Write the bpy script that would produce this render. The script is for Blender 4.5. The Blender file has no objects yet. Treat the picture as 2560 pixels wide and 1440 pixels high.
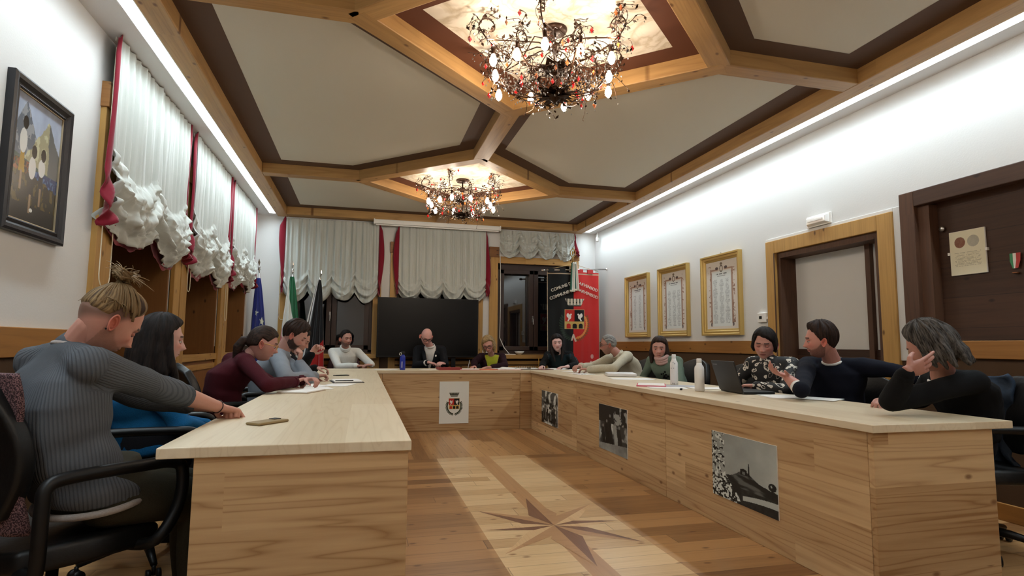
import bpy, math, random
import numpy as np
from mathutils import Vector, Matrix

# ------------------------------------------------------------------ camera, light, exposure
S = bpy.context.scene
COL = S.collection
CY, CP, CR, CF, CH = math.radians(14.343), math.radians(5.597), math.radians(0.473), 1445.195, 1.098
_fw = np.array([math.sin(CY)*math.cos(CP), math.cos(CY)*math.cos(CP), math.sin(CP)])
_r0 = np.array([math.cos(CY), -math.sin(CY), 0.0]); _u0 = np.cross(_r0, _fw)
_r = _r0*math.cos(CR)+_u0*math.sin(CR); _u = -_r0*math.sin(CR)+_u0*math.cos(CR)
cd = bpy.data.cameras.new('camera'); cam = bpy.data.objects.new('camera', cd); COL.objects.link(cam)
cd.sensor_width = 36; cd.lens = 36*CF/2560; cd.clip_start = .05; cd.clip_end = 100
M = Matrix(((_r[0], _u[0], -_fw[0], 0), (_r[1], _u[1], -_fw[1], 0), (_r[2], _u[2], -_fw[2], CH), (0, 0, 0, 1)))
cam.matrix_world = M
S.camera = cam
S.view_settings.view_transform = 'Standard'; S.view_settings.look = 'None'
S.view_settings.gamma = 1; S.view_settings.use_curve_mapping = False
S.view_settings.exposure = 0.60
LED_POWER, BULB_POWER, BULB_EMIT = 38.0, 3.4, 20.0
wd = bpy.data.worlds.new('night'); S.world = wd; wd.use_nodes = True
wd.node_tree.nodes['Background'].inputs[0].default_value = (.010, .013, .022, 1)
wd.node_tree.nodes['Background'].inputs[1].default_value = 1.0

def at(px, py, dep):
    """point of the place at a given distance along the view, from photo measurements"""
    return np.array([0, 0, CH])+dep*(_fw+_r*(px-1280)/CF+_u*(720-py)/CF)
def onz(px, py, z):
    d = _fw*CF+_r*(px-1280)+_u*(720-py); t = (z-CH)/d[2]; return np.array([0, 0, CH])+t*d

rnd = random.Random(7)
def lin(c):
    c = np.asarray(c, float); return np.where(c <= .04045, c/12.92, ((c+.055)/1.055)**2.4)
def hexc(h):
    return tuple(lin([int(h[i:i+2], 16)/255 for i in (0, 2, 4)]))

# ------------------------------------------------------------------ object helpers
def tag(o, label=None, cat=None, group=None, kind=None):
    if label: o['label'] = label
    if cat: o['category'] = cat
    if group: o['group'] = group
    if kind: o['kind'] = kind
    return o
def empty(name, loc=(0, 0, 0), rz=0, label=None, cat=None, group=None):
    o = bpy.data.objects.new(name, None); COL.objects.link(o); o.empty_display_size = .1
    o.location = loc; o.rotation_euler = (0, 0, rz)
    return tag(o, label, cat, group)
def link(name, me, mats, parent=None, smooth=False, loc=None, rz=None):
    o = bpy.data.objects.new(name, me); COL.objects.link(o)
    if not isinstance(mats, (list, tuple)): mats = [mats]
    for m in mats: me.materials.append(m)
    if smooth: me.polygons.foreach_set('use_smooth', [True]*len(me.polygons))
    if parent: o.parent = parent
    if loc is not None: o.location = loc
    if rz is not None: o.rotation_euler = (0, 0, rz)
    return o
def mesh_from(V, F, mi=None, name='m'):
    me = bpy.data.meshes.new(name)
    me.from_pydata([tuple(map(float, v)) for v in V], [], [tuple(map(int, f)) for f in F])
    if mi is not None: me.polygons.foreach_set('material_index', mi)
    me.update(); return me
def fast_mesh(V, F, name='m'):
    """V (n,3) array, F (m,4) or (m,3) array"""
    V = np.asarray(V, np.float32); F = np.asarray(F, np.int32); me = bpy.data.meshes.new(name)
    me.vertices.add(len(V)); me.vertices.foreach_set('co', V.ravel())
    k = F.shape[1]; me.loops.add(len(F)*k); me.loops.foreach_set('vertex_index', F.ravel())
    me.polygons.add(len(F)); me.polygons.foreach_set('loop_start', np.arange(0, len(F)*k, k, dtype=np.int32))
    me.update(calc_edges=True); me.validate(); return me

class MB:
    def __init__(s): s.V = []; s.F = []; s.I = []; s.mi = 0
    def add(s, V, F):
        b = len(s.V); s.V += [tuple(map(float, v)) for v in V]
        for f in F: s.F.append(tuple(int(i)+b for i in f)); s.I.append(s.mi)
        return s
    def box(s, x0, x1, y0, y1, z0, z1):
        V = [(x, y, z) for x in (x0, x1) for y in (y0, y1) for z in (z0, z1)]
        return s.add(V, [(0, 1, 3, 2), (4, 6, 7, 5), (0, 4, 5, 1), (2, 3, 7, 6), (0, 2, 6, 4), (1, 5, 7, 3)])
    def prism(s, poly, z0, z1):
        n = len(poly); V = [(x, y, z0) for x, y in poly]+[(x, y, z1) for x, y in poly]
        F = [tuple(range(n))[::-1], tuple(range(n, 2*n))]+[(i, (i+1) % n, n+(i+1) % n, n+i) for i in range(n)]
        return s.add(V, F)
    def tube(s, P, R, n=8, cap=True, closed=False):
        P = np.asarray(P, float); R = np.broadcast_to(R, (len(P),)); N = len(P)
        T = np.gradient(P, axis=0) if not closed else np.roll(P, -1, 0)-np.roll(P, 1, 0)
        T /= np.linalg.norm(T, axis=1)[:, None]+1e-12
        a = np.array([0, 0, 1.]) if abs(T[0][2]) < .9 else np.array([1., 0, 0])
        V = []
        for i in range(N):
            a = a-T[i]*(a@T[i]); a /= np.linalg.norm(a)+1e-12; b = np.cross(T[i], a)
            for k in range(n):
                t = 2*math.pi*k/n; V.append(P[i]+R[i]*(a*math.cos(t)+b*math.sin(t)))
        F = []
        for i in range(N if closed else N-1):
            j = (i+1) % N
            for k in range(n): F.append((i*n+k, i*n+(k+1) % n, j*n+(k+1) % n, j*n+k))
        if cap and not closed: F += [tuple(range(n))[::-1], tuple((N-1)*n+k for k in range(n))]
        return s.add(V, F)
    def lathe(s, prof, n=20, c=(0, 0, 0)):
        V = [(c[0]+r*math.cos(2*math.pi*k/n), c[1]+r*math.sin(2*math.pi*k/n), c[2]+z) for r, z in prof for k in range(n)]
        F = [(i*n+k, i*n+(k+1) % n, (i+1)*n+(k+1) % n, (i+1)*n+k) for i in range(len(prof)-1) for k in range(n)]
        F += [tuple(range(n))[::-1], tuple((len(prof)-1)*n+k for k in range(n))]
        return s.add(V, F)
    def ball(s, c, r, n=10, m=7):
        r = np.broadcast_to(r, (3,))
        V = [(c[0], c[1], c[2]+r[2])]
        for i in range(1, m):
            p = math.pi*i/m
            for k in range(n):
                t = 2*math.pi*k/n; V.append((c[0]+r[0]*math.sin(p)*math.cos(t), c[1]+r[1]*math.sin(p)*math.sin(t), c[2]+r[2]*math.cos(p)))
        V.append((c[0], c[1], c[2]-r[2])); L = len(V)-1
        F = [(0, 1+k, 1+(k+1) % n) for k in range(n)]
        for i in range(m-2):
            for k in range(n): F.append((1+i*n+k, 1+(i+1)*n+k, 1+(i+1)*n+(k+1) % n, 1+i*n+(k+1) % n))
        F += [(L, 1+(m-2)*n+(k+1) % n, 1+(m-2)*n+k) for k in range(n)]
        return s.add(V, F)
    def build(s, name, mats, parent=None, smooth=False, bevel=0, loc=None, rz=None, seg=2):
        me = mesh_from(s.V, s.F, s.I, name); o = link(name, me, mats, parent, smooth, loc, rz)
        if bevel:
            b = o.modifiers.new('bevel', 'BEVEL'); b.width = bevel; b.segments = seg; b.limit_method = 'ANGLE'; b.angle_limit = math.radians(40)
        return o
def B(name, mat, x0, x1, y0, y1, z0, z1, parent=None, bevel=0):
    return MB().box(x0, x1, y0, y1, z0, z1).build(name, mat, parent, bevel=bevel)
def struct(o): o['kind'] = 'structure'; return o

def grid(nx, ny, fn, wrap=False):
    """fn(u,v arrays)->(...,3); returns V,F"""
    u, v = np.meshgrid(np.linspace(0, 1, nx), np.linspace(0, 1, ny), indexing='ij')
    V = fn(u, v).reshape(-1, 3)
    i, j = np.meshgrid(np.arange(nx-1), np.arange(ny-1), indexing='ij'); a = (i*ny+j).ravel()
    F = np.stack([a, a+ny, a+ny+1, a+1], 1)
    return V, F, u, v
def picture(name, nx, ny, pos, colfn, mat, parent=None, smooth=True):
    """surface whose dyed pattern is computed per vertex"""
    V, F, u, v = grid(nx, ny, pos); me = fast_mesh(V, F, name)
    c = np.clip(colfn(u, v), 0, 1).reshape(-1, 3); c = lin(c)
    A = me.color_attributes.new('dye', 'FLOAT_COLOR', 'POINT')
    A.data.foreach_set('color', np.concatenate([c, np.ones((len(c), 1))], 1).astype(np.float32).ravel())
    return link(name, me, mat, parent, smooth)

# ------------------------------------------------------------------ materials
MATS = {}
def newmat(name):
    m = bpy.data.materials.new(name); m.use_nodes = True; nt = m.node_tree
    return m, nt, nt.nodes['Principled BSDF'], nt.nodes.new, nt.links.new
def plain(name, rgb, rough=.6, metal=0, spec=.5, bump=0, bscale=200, var=0, vscale=8, emit=None, estr=0, coat=0, trans=0, sheen=0):
    if name in MATS: return MATS[name]
    m, nt, p, N, L = newmat(name)
    if isinstance(rgb, str): rgb = hexc(rgb)
    p.inputs['Base Color'].default_value = (*rgb, 1); p.inputs['Roughness'].default_value = rough
    p.inputs['Metallic'].default_value = metal; p.inputs['Specular IOR Level'].default_value = spec
    p.inputs['Coat Weight'].default_value = coat; p.inputs['Transmission Weight'].default_value = trans
    p.inputs['Sheen Weight'].default_value = sheen
    if emit is not None:
        p.inputs['Emission Color'].default_value = (*emit, 1); p.inputs['Emission Strength'].default_value = estr
    tc = N('ShaderNodeTexCoord')
    if bump:
        n = N('ShaderNodeTexNoise'); n.inputs['Scale'].default_value = bscale; n.inputs['Detail'].default_value = 4
        b = N('ShaderNodeBump'); b.inputs['Strength'].default_value = bump; b.inputs['Distance'].default_value = .004
        L(tc.outputs['Object'], n.inputs['Vector']); L(n.outputs[0], b.inputs['Height']); L(b.outputs[0], p.inputs['Normal'])
    if var:
        n = N('ShaderNodeTexNoise'); n.inputs['Scale'].default_value = vscale; n.inputs['Detail'].default_value = 5
        L(tc.outputs['Object'], n.inputs['Vector'])
        mx = N('ShaderNodeMix'); mx.data_type = 'RGBA'; L(n.outputs[0], mx.inputs[0])
        mx.inputs[6].default_value = (*[c*(1-var) for c in rgb], 1); mx.inputs[7].default_value = (*[min(1, c*(1+var)) for c in rgb], 1)
        L(mx.outputs[2], p.inputs['Base Color'])
    MATS[name] = m; return m
def dyed(name, rough=.7, spec=.3, bump=0, bscale=300, sheen=0, trans=0):
    if name in MATS: return MATS[name]
    m, nt, p, N, L = newmat(name)
    a = N('ShaderNodeAttribute'); a.attribute_name = 'dye'; L(a.outputs['Color'], p.inputs['Base Color'])
    p.inputs['Roughness'].default_value = rough; p.inputs['Specular IOR Level'].default_value = spec; p.inputs['Sheen Weight'].default_value = sheen
    if bump:
        tc = N('ShaderNodeTexCoord'); n = N('ShaderNodeTexNoise'); n.inputs['Scale'].default_value = bscale
        b = N('ShaderNodeBump'); b.inputs['Strength'].default_value = bump; b.inputs['Distance'].default_value = .002
        L(tc.outputs['Object'], n.inputs['Vector']); L(n.outputs[0], b.inputs['Height']); L(b.outputs[0], p.inputs['Normal'])
    MATS[name] = m; return m
def wood(name, c_lo, c_hi, along='X', across='Y', width=.2, length=1.6, rough=.45, grain=.5, knots=1.0, knotcol='5a3418', gap=.0, plankvar=1.0, seed=0., coat=0., ring=.5):
    """boards: 'along' is the grain axis, 'across' the axis boards are laid side by side"""
    if name in MATS: return MATS[name]
    m, nt, p, N, L = newmat(name)
    def math_(op, a, b=None, c=None):
        n = N('ShaderNodeMath'); n.operation = op
        for i, x in enumerate((a, b, c)):
            if x is None: continue
            if isinstance(x, (int, float)): n.inputs[i].default_value = x
            else: L(x, n.inputs[i])
        return n.outputs[0]
    def comb(x, y, z):
        n = N('ShaderNodeCombineXYZ')
        for i, q in enumerate((x, y, z)):
            if isinstance(q, (int, float)): n.inputs[i].default_value = q
            else: L(q, n.inputs[i])
        return n.outputs[0]
    tc = N('ShaderNodeTexCoord'); sp = N('ShaderNodeSeparateXYZ'); L(tc.outputs['Object'], sp.inputs[0])
    oi = N('ShaderNodeObjectInfo')
    a = sp.outputs['XYZ'.index(along)]; c = sp.outputs['XYZ'.index(across)]
    third = sp.outputs[[k for k in range(3) if 'XYZ'[k] not in (along, across)][0]]
    row = math_('FLOOR', math_('ADD', math_('DIVIDE', c, width), 50.37+seed))
    wn = N('ShaderNodeTexWhiteNoise'); wn.noise_dimensions = '2D'
    L(comb(row, math_('MULTIPLY', oi.outputs['Random'], 9.), 0), wn.inputs['Vector'])
    seg = math_('FLOOR', math_('ADD', math_('DIVIDE', a, length), math_('MULTIPLY', wn.outputs['Value'], 7.3)))
    wn2 = N('ShaderNodeTexWhiteNoise'); wn2.noise_dimensions = '3D'
    L(comb(row, seg, math_('MULTIPLY', oi.outputs['Random'], 9.)), wn2.inputs['Vector'])
    rv = wn2.outputs['Value']
    # long grain
    g = N('ShaderNodeTexNoise'); g.inputs['Detail'].default_value = 6; g.inputs['Roughness'].default_value = .6; g.inputs['Scale'].default_value = 1
    L(comb(math_('MULTIPLY', a, 2.2), math_('ADD', math_('MULTIPLY', c, 38.), math_('MULTIPLY', rv, 90.)), math_('MULTIPLY', third, 25.)), g.inputs['Vector'])
    # cathedral rings
    d = N('ShaderNodeTexNoise'); d.inputs['Detail'].default_value = 2; d.inputs['Scale'].default_value = 1
    L(comb(math_('MULTIPLY', a, .33), math_('ADD', math_('MULTIPLY', c, 8.), math_('MULTIPLY', rv, 40.)), math_('MULTIPLY', third, 4.)), d.inputs['Vector'])
    rg = math_('PINGPONG', math_('MULTIPLY', d.outputs[0], 20.), 1.)
    rgp = math_('POWER', rg, 5.)
    # knots
    vo = N('ShaderNodeTexVoronoi'); vo.inputs['Scale'].default_value = 1; vo.voronoi_dimensions = '2D'
    L(comb(math_('ADD', math_('MULTIPLY', a, 3.0), math_('MULTIPLY', rv, 13.)), math_('ADD', math_('MULTIPLY', c, 5.5), math_('MULTIPLY', rv, 7.)), math_('MULTIPLY', third, 3.)), vo.inputs['Vector'])
    mr = N('ShaderNodeMapRange'); L(vo.outputs['Distance'], mr.inputs[0]); mr.inputs[1].default_value = .03; mr.inputs[2].default_value = .085; mr.inputs[3].default_value = 1; mr.inputs[4].default_value = 0
    sc = N('ShaderNodeSeparateColor'); L(vo.outputs['Color'], sc.inputs[0])
    kn = math_('MULTIPLY', mr.outputs[0], math_('GREATER_THAN', sc.outputs[0], 1-.55*min(knots, 1.8)))
    lo, hi = hexc(c_lo), hexc(c_hi)
    mx = N('ShaderNodeMix'); mx.data_type = 'RGBA'; mx.inputs[6].default_value = (*lo, 1); mx.inputs[7].default_value = (*hi, 1)
    f = math_('ADD', math_('MULTIPLY', math_('SUBTRACT', rv, .5), .9*plankvar), math_('MULTIPLY', math_('SUBTRACT', g.outputs[0], .5), 1.6*grain))
    f = math_('SUBTRACT', f, math_('MULTIPLY', rgp, .45*ring))
    f = math_('ADD', f, .62); cl = N('ShaderNodeClamp'); L(f, cl.inputs[0]); L(cl.outputs[0], mx.inputs[0])
    m2 = N('ShaderNodeMix'); m2.data_type = 'RGBA'; L(math_('MULTIPLY', kn, .8), m2.inputs[0]); L(mx.outputs[2], m2.inputs[6]); m2.inputs[7].default_value = (*hexc(knotcol), 1)
    out = m2.outputs[2]
    if gap:
        fr = math_('FRACT', math_('ADD', math_('DIVIDE', c, width), 50.37+seed))
        gp = math_('MAXIMUM', math_('LESS_THAN', fr, gap), math_('LESS_THAN', math_('FRACT', math_('ADD', math_('DIVIDE', a, length), math_('MULTIPLY', wn.outputs['Value'], 7.3))), gap*width/length))
        m3 = N('ShaderNodeMix'); m3.data_type = 'RGBA'; L(math_('MULTIPLY', gp, .6), m3.inputs[0]); L(out, m3.inputs[6]); m3.inputs[7].default_value = (*[x*.25 for x in lo], 1)
        out = m3.outputs[2]
    L(out, p.inputs['Base Color'])
    p.inputs['Roughness'].default_value = rough; p.inputs['Coat Weight'].default_value = coat; p.inputs['Coat Roughness'].default_value = .25
    p.inputs['Specular IOR Level'].default_value = .4
    b = N('ShaderNodeBump'); b.inputs['Strength'].default_value = .12; b.inputs['Distance'].default_value = .002
    L(g.outputs[0], b.inputs['Height']); L(b.outputs[0], p.inputs['Normal'])
    MATS[name] = m; return m

m_plaster = plain('plaster', 'd6d5d3', .9, bump=.15, bscale=90, spec=.2)
m_soffit = plain('soffit plaster', 'd9d5d2', .9, bump=.1, bscale=90, spec=.2)
m_ceil = plain('ceiling panel paint', 'cdc6b6', .9, bump=.1, bscale=140, spec=.2)
m_dado = plain('brown dado paint', '54402f', .7, spec=.25, bump=.15, bscale=120)
m_border = plain('brown border paint', '5a3524', .7, spec=.25)
m_border_dk = plain('dark border paint', '5c4536', .7, spec=.25)
m_dark = plain('night dark', '08080a', .9)
m_beam = wood('pine beam', '855f36', 'bd935a', 'X', 'Y', .5, 6, .5, .55, 1.2, '5a3414', plankvar=.35, ring=.5)
m_postZ = wood('pine post', '8f6836', 'c89c58', 'Z', 'Y', .6, 6, .45, .5, .8, '4a2a10', plankvar=.3, ring=.5)
m_postX = wood('pine lintel', '8f6836', 'c89c58', 'Y', 'Z', .6, 6, .45, .5, 1.3, '4a2a10', plankvar=.3, ring=.5)
m_postb = wood('pine board back', '8f6836', 'c89c58', 'Z', 'X', .6, 6, .45, .5, .8, '4a2a10', plankvar=.3, ring=.5)
m_linb = wood('pine lintel back', '8f6836', 'c89c58', 'X', 'Z', .6, 6, .45, .5, 1.3, '4a2a10', plankvar=.3, ring=.5)
m_reveal = wood('reveal panel wood', '6b4626', '9a6a3c', 'Z', 'X', .8, 6, .5, .3, .8, '2c1808', plankvar=.2, ring=.2)
m_block = wood('capital block wood', '6b4422', '9a6a38', 'X', 'Z', .6, 3, .5, .4, .3, '3a2010')
m_dkY = wood('dark plank wood', '2c1a11', '4a3021', 'Y', 'Z', .22, 4, .55, .6, .2, '1a0d06', plankvar=.6, gap=.02)
m_dkZ = wood('dark board wood', '3a251a', '5c3e2c', 'Z', 'Y', .5, 4, .55, .7, .2, '1a0d06', plankvar=.3)
m_frame = plain('dark window frame', '35221a', .45, var=.2)
m_glass = plain('window glass', '0b0d12', .03, spec=.9, coat=.6)
m_deskY = wood('desk larch along Y', '8f6840', 'd3b488', 'Y', 'Z', .185, 2.6, .5, .35, .45, '6a4424', plankvar=.8, ring=.95)
m_deskX = wood('desk larch along X', '8f6840', 'd3b488', 'X', 'Z', .185, 2.6, .5, .35, .45, '6a4424', plankvar=.8, ring=.95)
m_topY = wood('desktop along Y', 'c2ae8e', 'dfd2b8', 'Y', 'X', .24, 2.8, .38, .35, .1, '7a5430', plankvar=.5, ring=.6)
m_topX = wood('desktop along X', 'c2ae8e', 'dfd2b8', 'X', 'Y', .24, 2.8, .38, .35, .1, '7a5430', plankvar=.5, ring=.6)
FA = ('8a5f38', 'c09058')
m_flX = wood('floor boards across', '75502f', 'b38a5c', 'X', 'Y', .14, 1.9, .3, .55, 1.2, '5a3216', gap=.03, plankvar=1.1, coat=.15)
m_flY = wood('floor boards along', '75502f', 'b38a5c', 'Y', 'X', .14, 1.9, .3, .55, 1.2, '5a3216', gap=.03, plankvar=1.1, coat=.15)
m_flL = wood('pale floor boards', 'a98458', 'd6b88c', 'X', 'Y', .14, 1.3, .28, .5, .9, '7a5028', gap=.03, plankvar=.8, coat=.2)
m_flB = wood('floor centre band', '9c734c', 'b88f64', 'Y', 'X', .5, 2.4, .3, .4, .4, '6a4424', plankvar=.4, coat=.15)
m_inA = wood('star walnut', '5f4030', '8a6248', 'Y', 'X', .9, 4, .3, .5, .1, '3a2010', coat=.15)
m_inB = wood('star oak', '8f6a4a', 'b48c64', 'X', 'Y', .9, 4, .3, .5, .1, '3a2010', coat=.15)
m_inC = wood('star maple', 'b89468', 'dcbc90', 'Y', 'X', .9, 4, .3, .4, .1, '3a2010', coat=.15)
m_black = plain('black plastic', '0d0d0e', .42, spec=.3)
m_leather = plain('black leather', '0c0c0d', .42, spec=.35, bump=.25, bscale=60)
m_metal = plain('brushed metal', 'b8b8b8', .3, metal=1)
m_chrome = plain('chrome', 'd8d8d8', .12, metal=1)
m_paper = plain('white paper', 'e9e7e4', .7, spec=.2)
m_white = plain('white plastic', 'e6e4df', .4)
# ------------------------------------------------------------------ room shell
XL, XR, YB, YF, ZS, ZC = -1.70, 4.03, 9.69, -2.2, 3.11, 3.22
fl = MB(); x0, x1 = XL-.6, XR+.4
def quad(mi, a, b, c, d, z=0): fl.mi = mi; fl.add([(a, c, z), (b, c, z), (b, d, z), (a, d, z)], [(0, 1, 2, 3)])
quad(0, x0, .72, YF, 5.70); quad(0, 1.60, x1, YF, 5.70); quad(1, x0, x1, 5.70, YB+.2)
quad(2, .72, 1.10, YF, 5.70); quad(3, 1.10, 1.235, YF, 5.70); quad(2, 1.235, 1.60, YF, 5.70)
sx, sy = 1.168, 3.48
tips = []
for k, (ang, rr) in enumerate([(90, .64), (45, .57), (0, .43), (-45, .57), (-90, .68), (-135, .58), (180, .43), (135, .56)]):
    a = math.radians(ang); tips.append((sx+rr*math.cos(a), sy+rr*math.sin(a)))
for order in ((1, 3, 5, 7), (2, 6), (0, 4)):
    for k in order:
        ang = math.atan2(tips[k][1]-sy, tips[k][0]-sx); w = .25 if k in (0, 4) else .20 if k % 2 else .16
        z = .0006+.0003*(0 if k % 2 else 1 if k in (2, 6) else 2)
        for sgn, mi in ((1, 4 if k not in (1, 5) else 5), (-1, 5 if k in (0, 4, 3, 7) else 6)):
            b = (sx+w*math.cos(ang+sgn*math.pi/8*1.0), sy+w*math.sin(ang+sgn*math.pi/8*1.0))
            pts = [(sx, sy), b, tips[k]] if sgn < 0 else [(sx, sy), tips[k], b]
            fl.mi = mi; fl.add([(x, y, z) for x, y in pts], [(0, 1, 2)])
struct(fl.build('floor', [m_flX, m_flY, m_flL, m_flB, m_inA, m_inB, m_inC]))

T = .35
# right wall with two recesses (closed doorway, dark panelled niche)
def wall_x(name, xa, xb, holes, y0, y1, z1, dado_z=1.05, side=1):
    """wall slab between xa (room face) and xb with rectangular holes (ya,yb,za,zb)"""
    b = MB(); ys = sorted({y0, y1, *[h[0] for h in holes], *[h[1] for h in holes]})
    zs = sorted({0, z1, dado_z, *[h[2] for h in holes], *[h[3] for h in holes]})
    for i in range(len(ys)-1):
        for j in range(len(zs)-1):
            ym, zm = (ys[i]+ys[i+1])/2, (zs[j]+zs[j+1])/2
            if any(h[0] < ym < h[1] and h[2] < zm < h[3] for h in holes): continue
            b.mi = 1 if zm < dado_z else 0
            b.box(min(xa, xb), max(xa, xb), ys[i], ys[i+1], zs[j], zs[j+1])
    return struct(b.build(name, [m_plaster, m_dado]))
wall_x('wall_right', XR, XR+.35, [(3.74, 4.95, 0, 2.04), (1.2, 3.43, 1.17, 2.18)], YF, YB, 3.3)
nich = [(4.41, 5.78, 0, 2.72), (6.17, 7.56, 0, 2.72), (7.93, 9.24, 0, 2.72)]
wall_x('wall_left', XL, XL-.62, nich, YF, YB, 3.3)
# back wall (holes for three windows)
b = MB(); holes = [(-1.15, .13, .95, 2.52), (.51, 1.82, .95, 2.52), (2.22, 3.55, .95, 2.52)]
xs = sorted({XL-.62, XR+.35, *[h[0] for h in holes], *[h[1] for h in holes]}); zs = [0, .95, 2.52, 3.3]
for i in range(len(xs)-1):
    for j in range(3):
        xm, zm = (xs[i]+xs[i+1])/2, (zs[j]+zs[j+1])/2
        if any(h[0] < xm < h[1] and h[2] < zm < h[3] for h in holes): continue
        b.mi = 1 if zm < .95 else 0; b.box(xs[i], xs[i+1], YB, YB+.4, zs[j], zs[j+1])
struct(b.build('wall_back', [m_plaster, m_dado]))
struct(B('wall_front', m_plaster, XL-.62, XR+.35, YF-.2, YF, 0, 3.3))

# ceiling: recessed panels with painted borders, soffits along both sides with the light grooves
c = MB(); c.mi = 0; c.box(-1.24, 3.74, YF, YB, ZC, ZC+.1)
c.mi = 1
for a, b_ in ((XL, -1.485), (3.875, XR)): c.box(a, b_, YF, YB, ZS, ZC+.1)
for a, b_ in ((-1.485, -1.375), (3.765, 3.875)): c.box(a, b_, YF, YB, ZS+.045, ZC+.1)
c.box(-1.485, -1.375, 9.52, YB, ZS, ZS+.045); c.box(3.765, 3.875, 9.56, YB, ZS, ZS+.045)
struct(c.build('ceiling', [m_ceil, m_soffit]))
# painted borders round every panel
BX0, BX1 = -1.24, 3.60
CX, RH, RV, RP = 1.185, 1.27, 1.20, 3.735     # rhombus centre x, half width, half depth, pitch along the room
cy2 = 7.265; centres = [cy2, cy2-RP, cy2-2*RP]
def inset(poly, d):
    n = len(poly); out = []
    for i in range(n):
        p0, p1, p2 = np.array(poly[i-1]), np.array(poly[i]), np.array(poly[(i+1) % n])
        e1 = (p1-p0)/np.linalg.norm(p1-p0); e2 = (p2-p1)/np.linalg.norm(p2-p1)
        n1 = np.array([-e1[1], e1[0]]); n2 = np.array([-e2[1], e2[0]])
        k = d/(1+n1@n2); out.append(p1+(n1+n2)*k)
    return out
def border(name, poly, mat, d=.20):
    """painted band, poly counter-clockwise on beam centre lines"""
    q = inset(poly, d); n = len(poly)
    V = [(x, y, ZC-.0012) for x, y in poly]+[(x, y, ZC-.0012) for x, y in q]
    F = [(i, n+i, n+(i+1) % n, (i+1) % n) for i in range(n)]
    b = MB(); b.add(V, F); return V, F
bord = MB()
m_marb, ntm, pm, NM, LM = newmat('marbled ceiling paint'); tcm = NM('ShaderNodeTexCoord'); nm = NM('ShaderNodeTexNoise'); nm.inputs['Scale'].default_value = 2.2; nm.inputs['Detail'].default_value = 6; nm.inputs['Distortion'].default_value = 2.5; LM(tcm.outputs['Object'], nm.inputs['Vector'])
rm_ = NM('ShaderNodeValToRGB'); LM(nm.outputs[0], rm_.inputs[0]); els = rm_.color_ramp.elements; els[0].position = .40; els[0].color = (*hexc('d8cbb8'), 1); els[1].position = .56; els[1].color = (*hexc('d8cbb8'), 1); e_ = els.new(.48); e_.color = (*hexc('bfae94'), 1); LM(rm_.outputs[0], pm.inputs['Base Color']); pm.inputs['Roughness'].default_value = .85
for k, cy in enumerate(centres):
    V, F = border('r', [(CX+RH, cy), (CX, cy+RV), (CX-RH, cy), (CX, cy-RV)], None, .265); bord.mi = 0; bord.add(V, F); bord.mi = 2; bord.add([(x, y, ZC-.0008) for x, y in [(CX+RH, cy), (CX, cy+RV), (CX-RH, cy), (CX, cy-RV)]], [(3, 2, 1, 0)]); bord.mi = 1
yb_top = 9.50
for k in range(3):
    cyA = centres[k]; cyB = centres[k]-RP if k < 2 else None
    if cyB is None: break
    # panels between rhombus k and k+1, left and right
    L_ = [(BX0, cyB), (CX-RH, cyB), (CX, cyB+RV), (CX, cyA-RV), (CX-RH, cyA), (BX0, cyA)]
    R_ = [(CX+RH, cyB), (BX1, cyB), (BX1, cyA), (CX+RH, cyA), (CX, cyA-RV), (CX, cyB+RV)]
    for P_ in (L_, R_):
        V, F = border('p', P_, None, .25); bord.mi = 1; bord.add(V, F)
V, F = border('p', [(BX0, cy2), (CX-RH, cy2), (CX, cy2+RV), (CX, yb_top), (BX0, yb_top)], None, .235); bord.add(V, F)
V, F = border('p', [(CX+RH, cy2), (BX1, cy2), (BX1, yb_top), (CX, yb_top), (CX, cy2+RV)], None, .235); bord.add(V, F)
bo = bord.build('ceiling_borders', [m_border, m_border_dk, m_marb]); struct(bo)
# beams
nb = [0]
def beam(p, q, w=.16, z0=3.10, z1=ZC+.03, ext=.0):
    p, q = np.array(p, float), np.array(q, float); d = q-p; Ln = np.linalg.norm(d)
    nb[0] += 1
    o = MB().box(-ext, Ln+ext, -w/2, w/2, z0, z1).build('trim_%d' % nb[0], m_beam, None, bevel=.006, loc=(p[0], p[1], 0), rz=math.atan2(d[1], d[0]))
    return struct(o)
beam((-1.30, YF), (-1.30, YB), .155); beam((3.68, YF), (3.68, YB), .165)
beam((-1.22, 9.57), (3.60, 9.57), .22)
for k, cy in enumerate(centres):
    V4 = [(CX+RH, cy), (CX, cy+RV), (CX-RH, cy), (CX, cy-RV)]
    for i in range(4): beam(V4[i], V4[(i+1) % 4], .15, z0=3.10+.0006*i, ext=.035)
    beam((-1.22, cy), (CX-RH, cy), .15, z0=3.1012); beam((CX+RH, cy), (3.60, cy), .15, z0=3.1012)
    beam((CX, cy+RV-.04), (CX, cy+RP-RV+.04) if k else (CX, 9.5), .17, z0=3.1018)
# chair rails
m_railY = wood('rail wood', '80552a', 'b07c3e', 'Y', 'Z', .5, 6, .45, .5, 1.3, '4a2a10', plankvar=.3)
nt_ = nb
def trim(mat, *a, bevel=.004):
    nb[0] += 1; return struct(B('trim_%d' % nb[0], mat, *a, bevel=bevel))
trim(m_railY, XL, XL+.03, YF, 4.19, 1.015, 1.165)
trim(m_railY, XR-.03, XR, 5.08, YB, 1.02, 1.16); trim(m_railY, XR-.03, XR, YF, 3.52, 1.03, 1.15)
trim(m_railY, XR-.02, XR, YF, 3.62, 0, .11); trim(m_railY, XR-.02, XR, 5.06, YB, 0, .11)
trim(m_plaster, XR-.012, XR, 3.52, 3.60, 1.0, 2.2)
trim(m_railY, XL, XL+.02, YF, 4.19, 0, .11)
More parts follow.
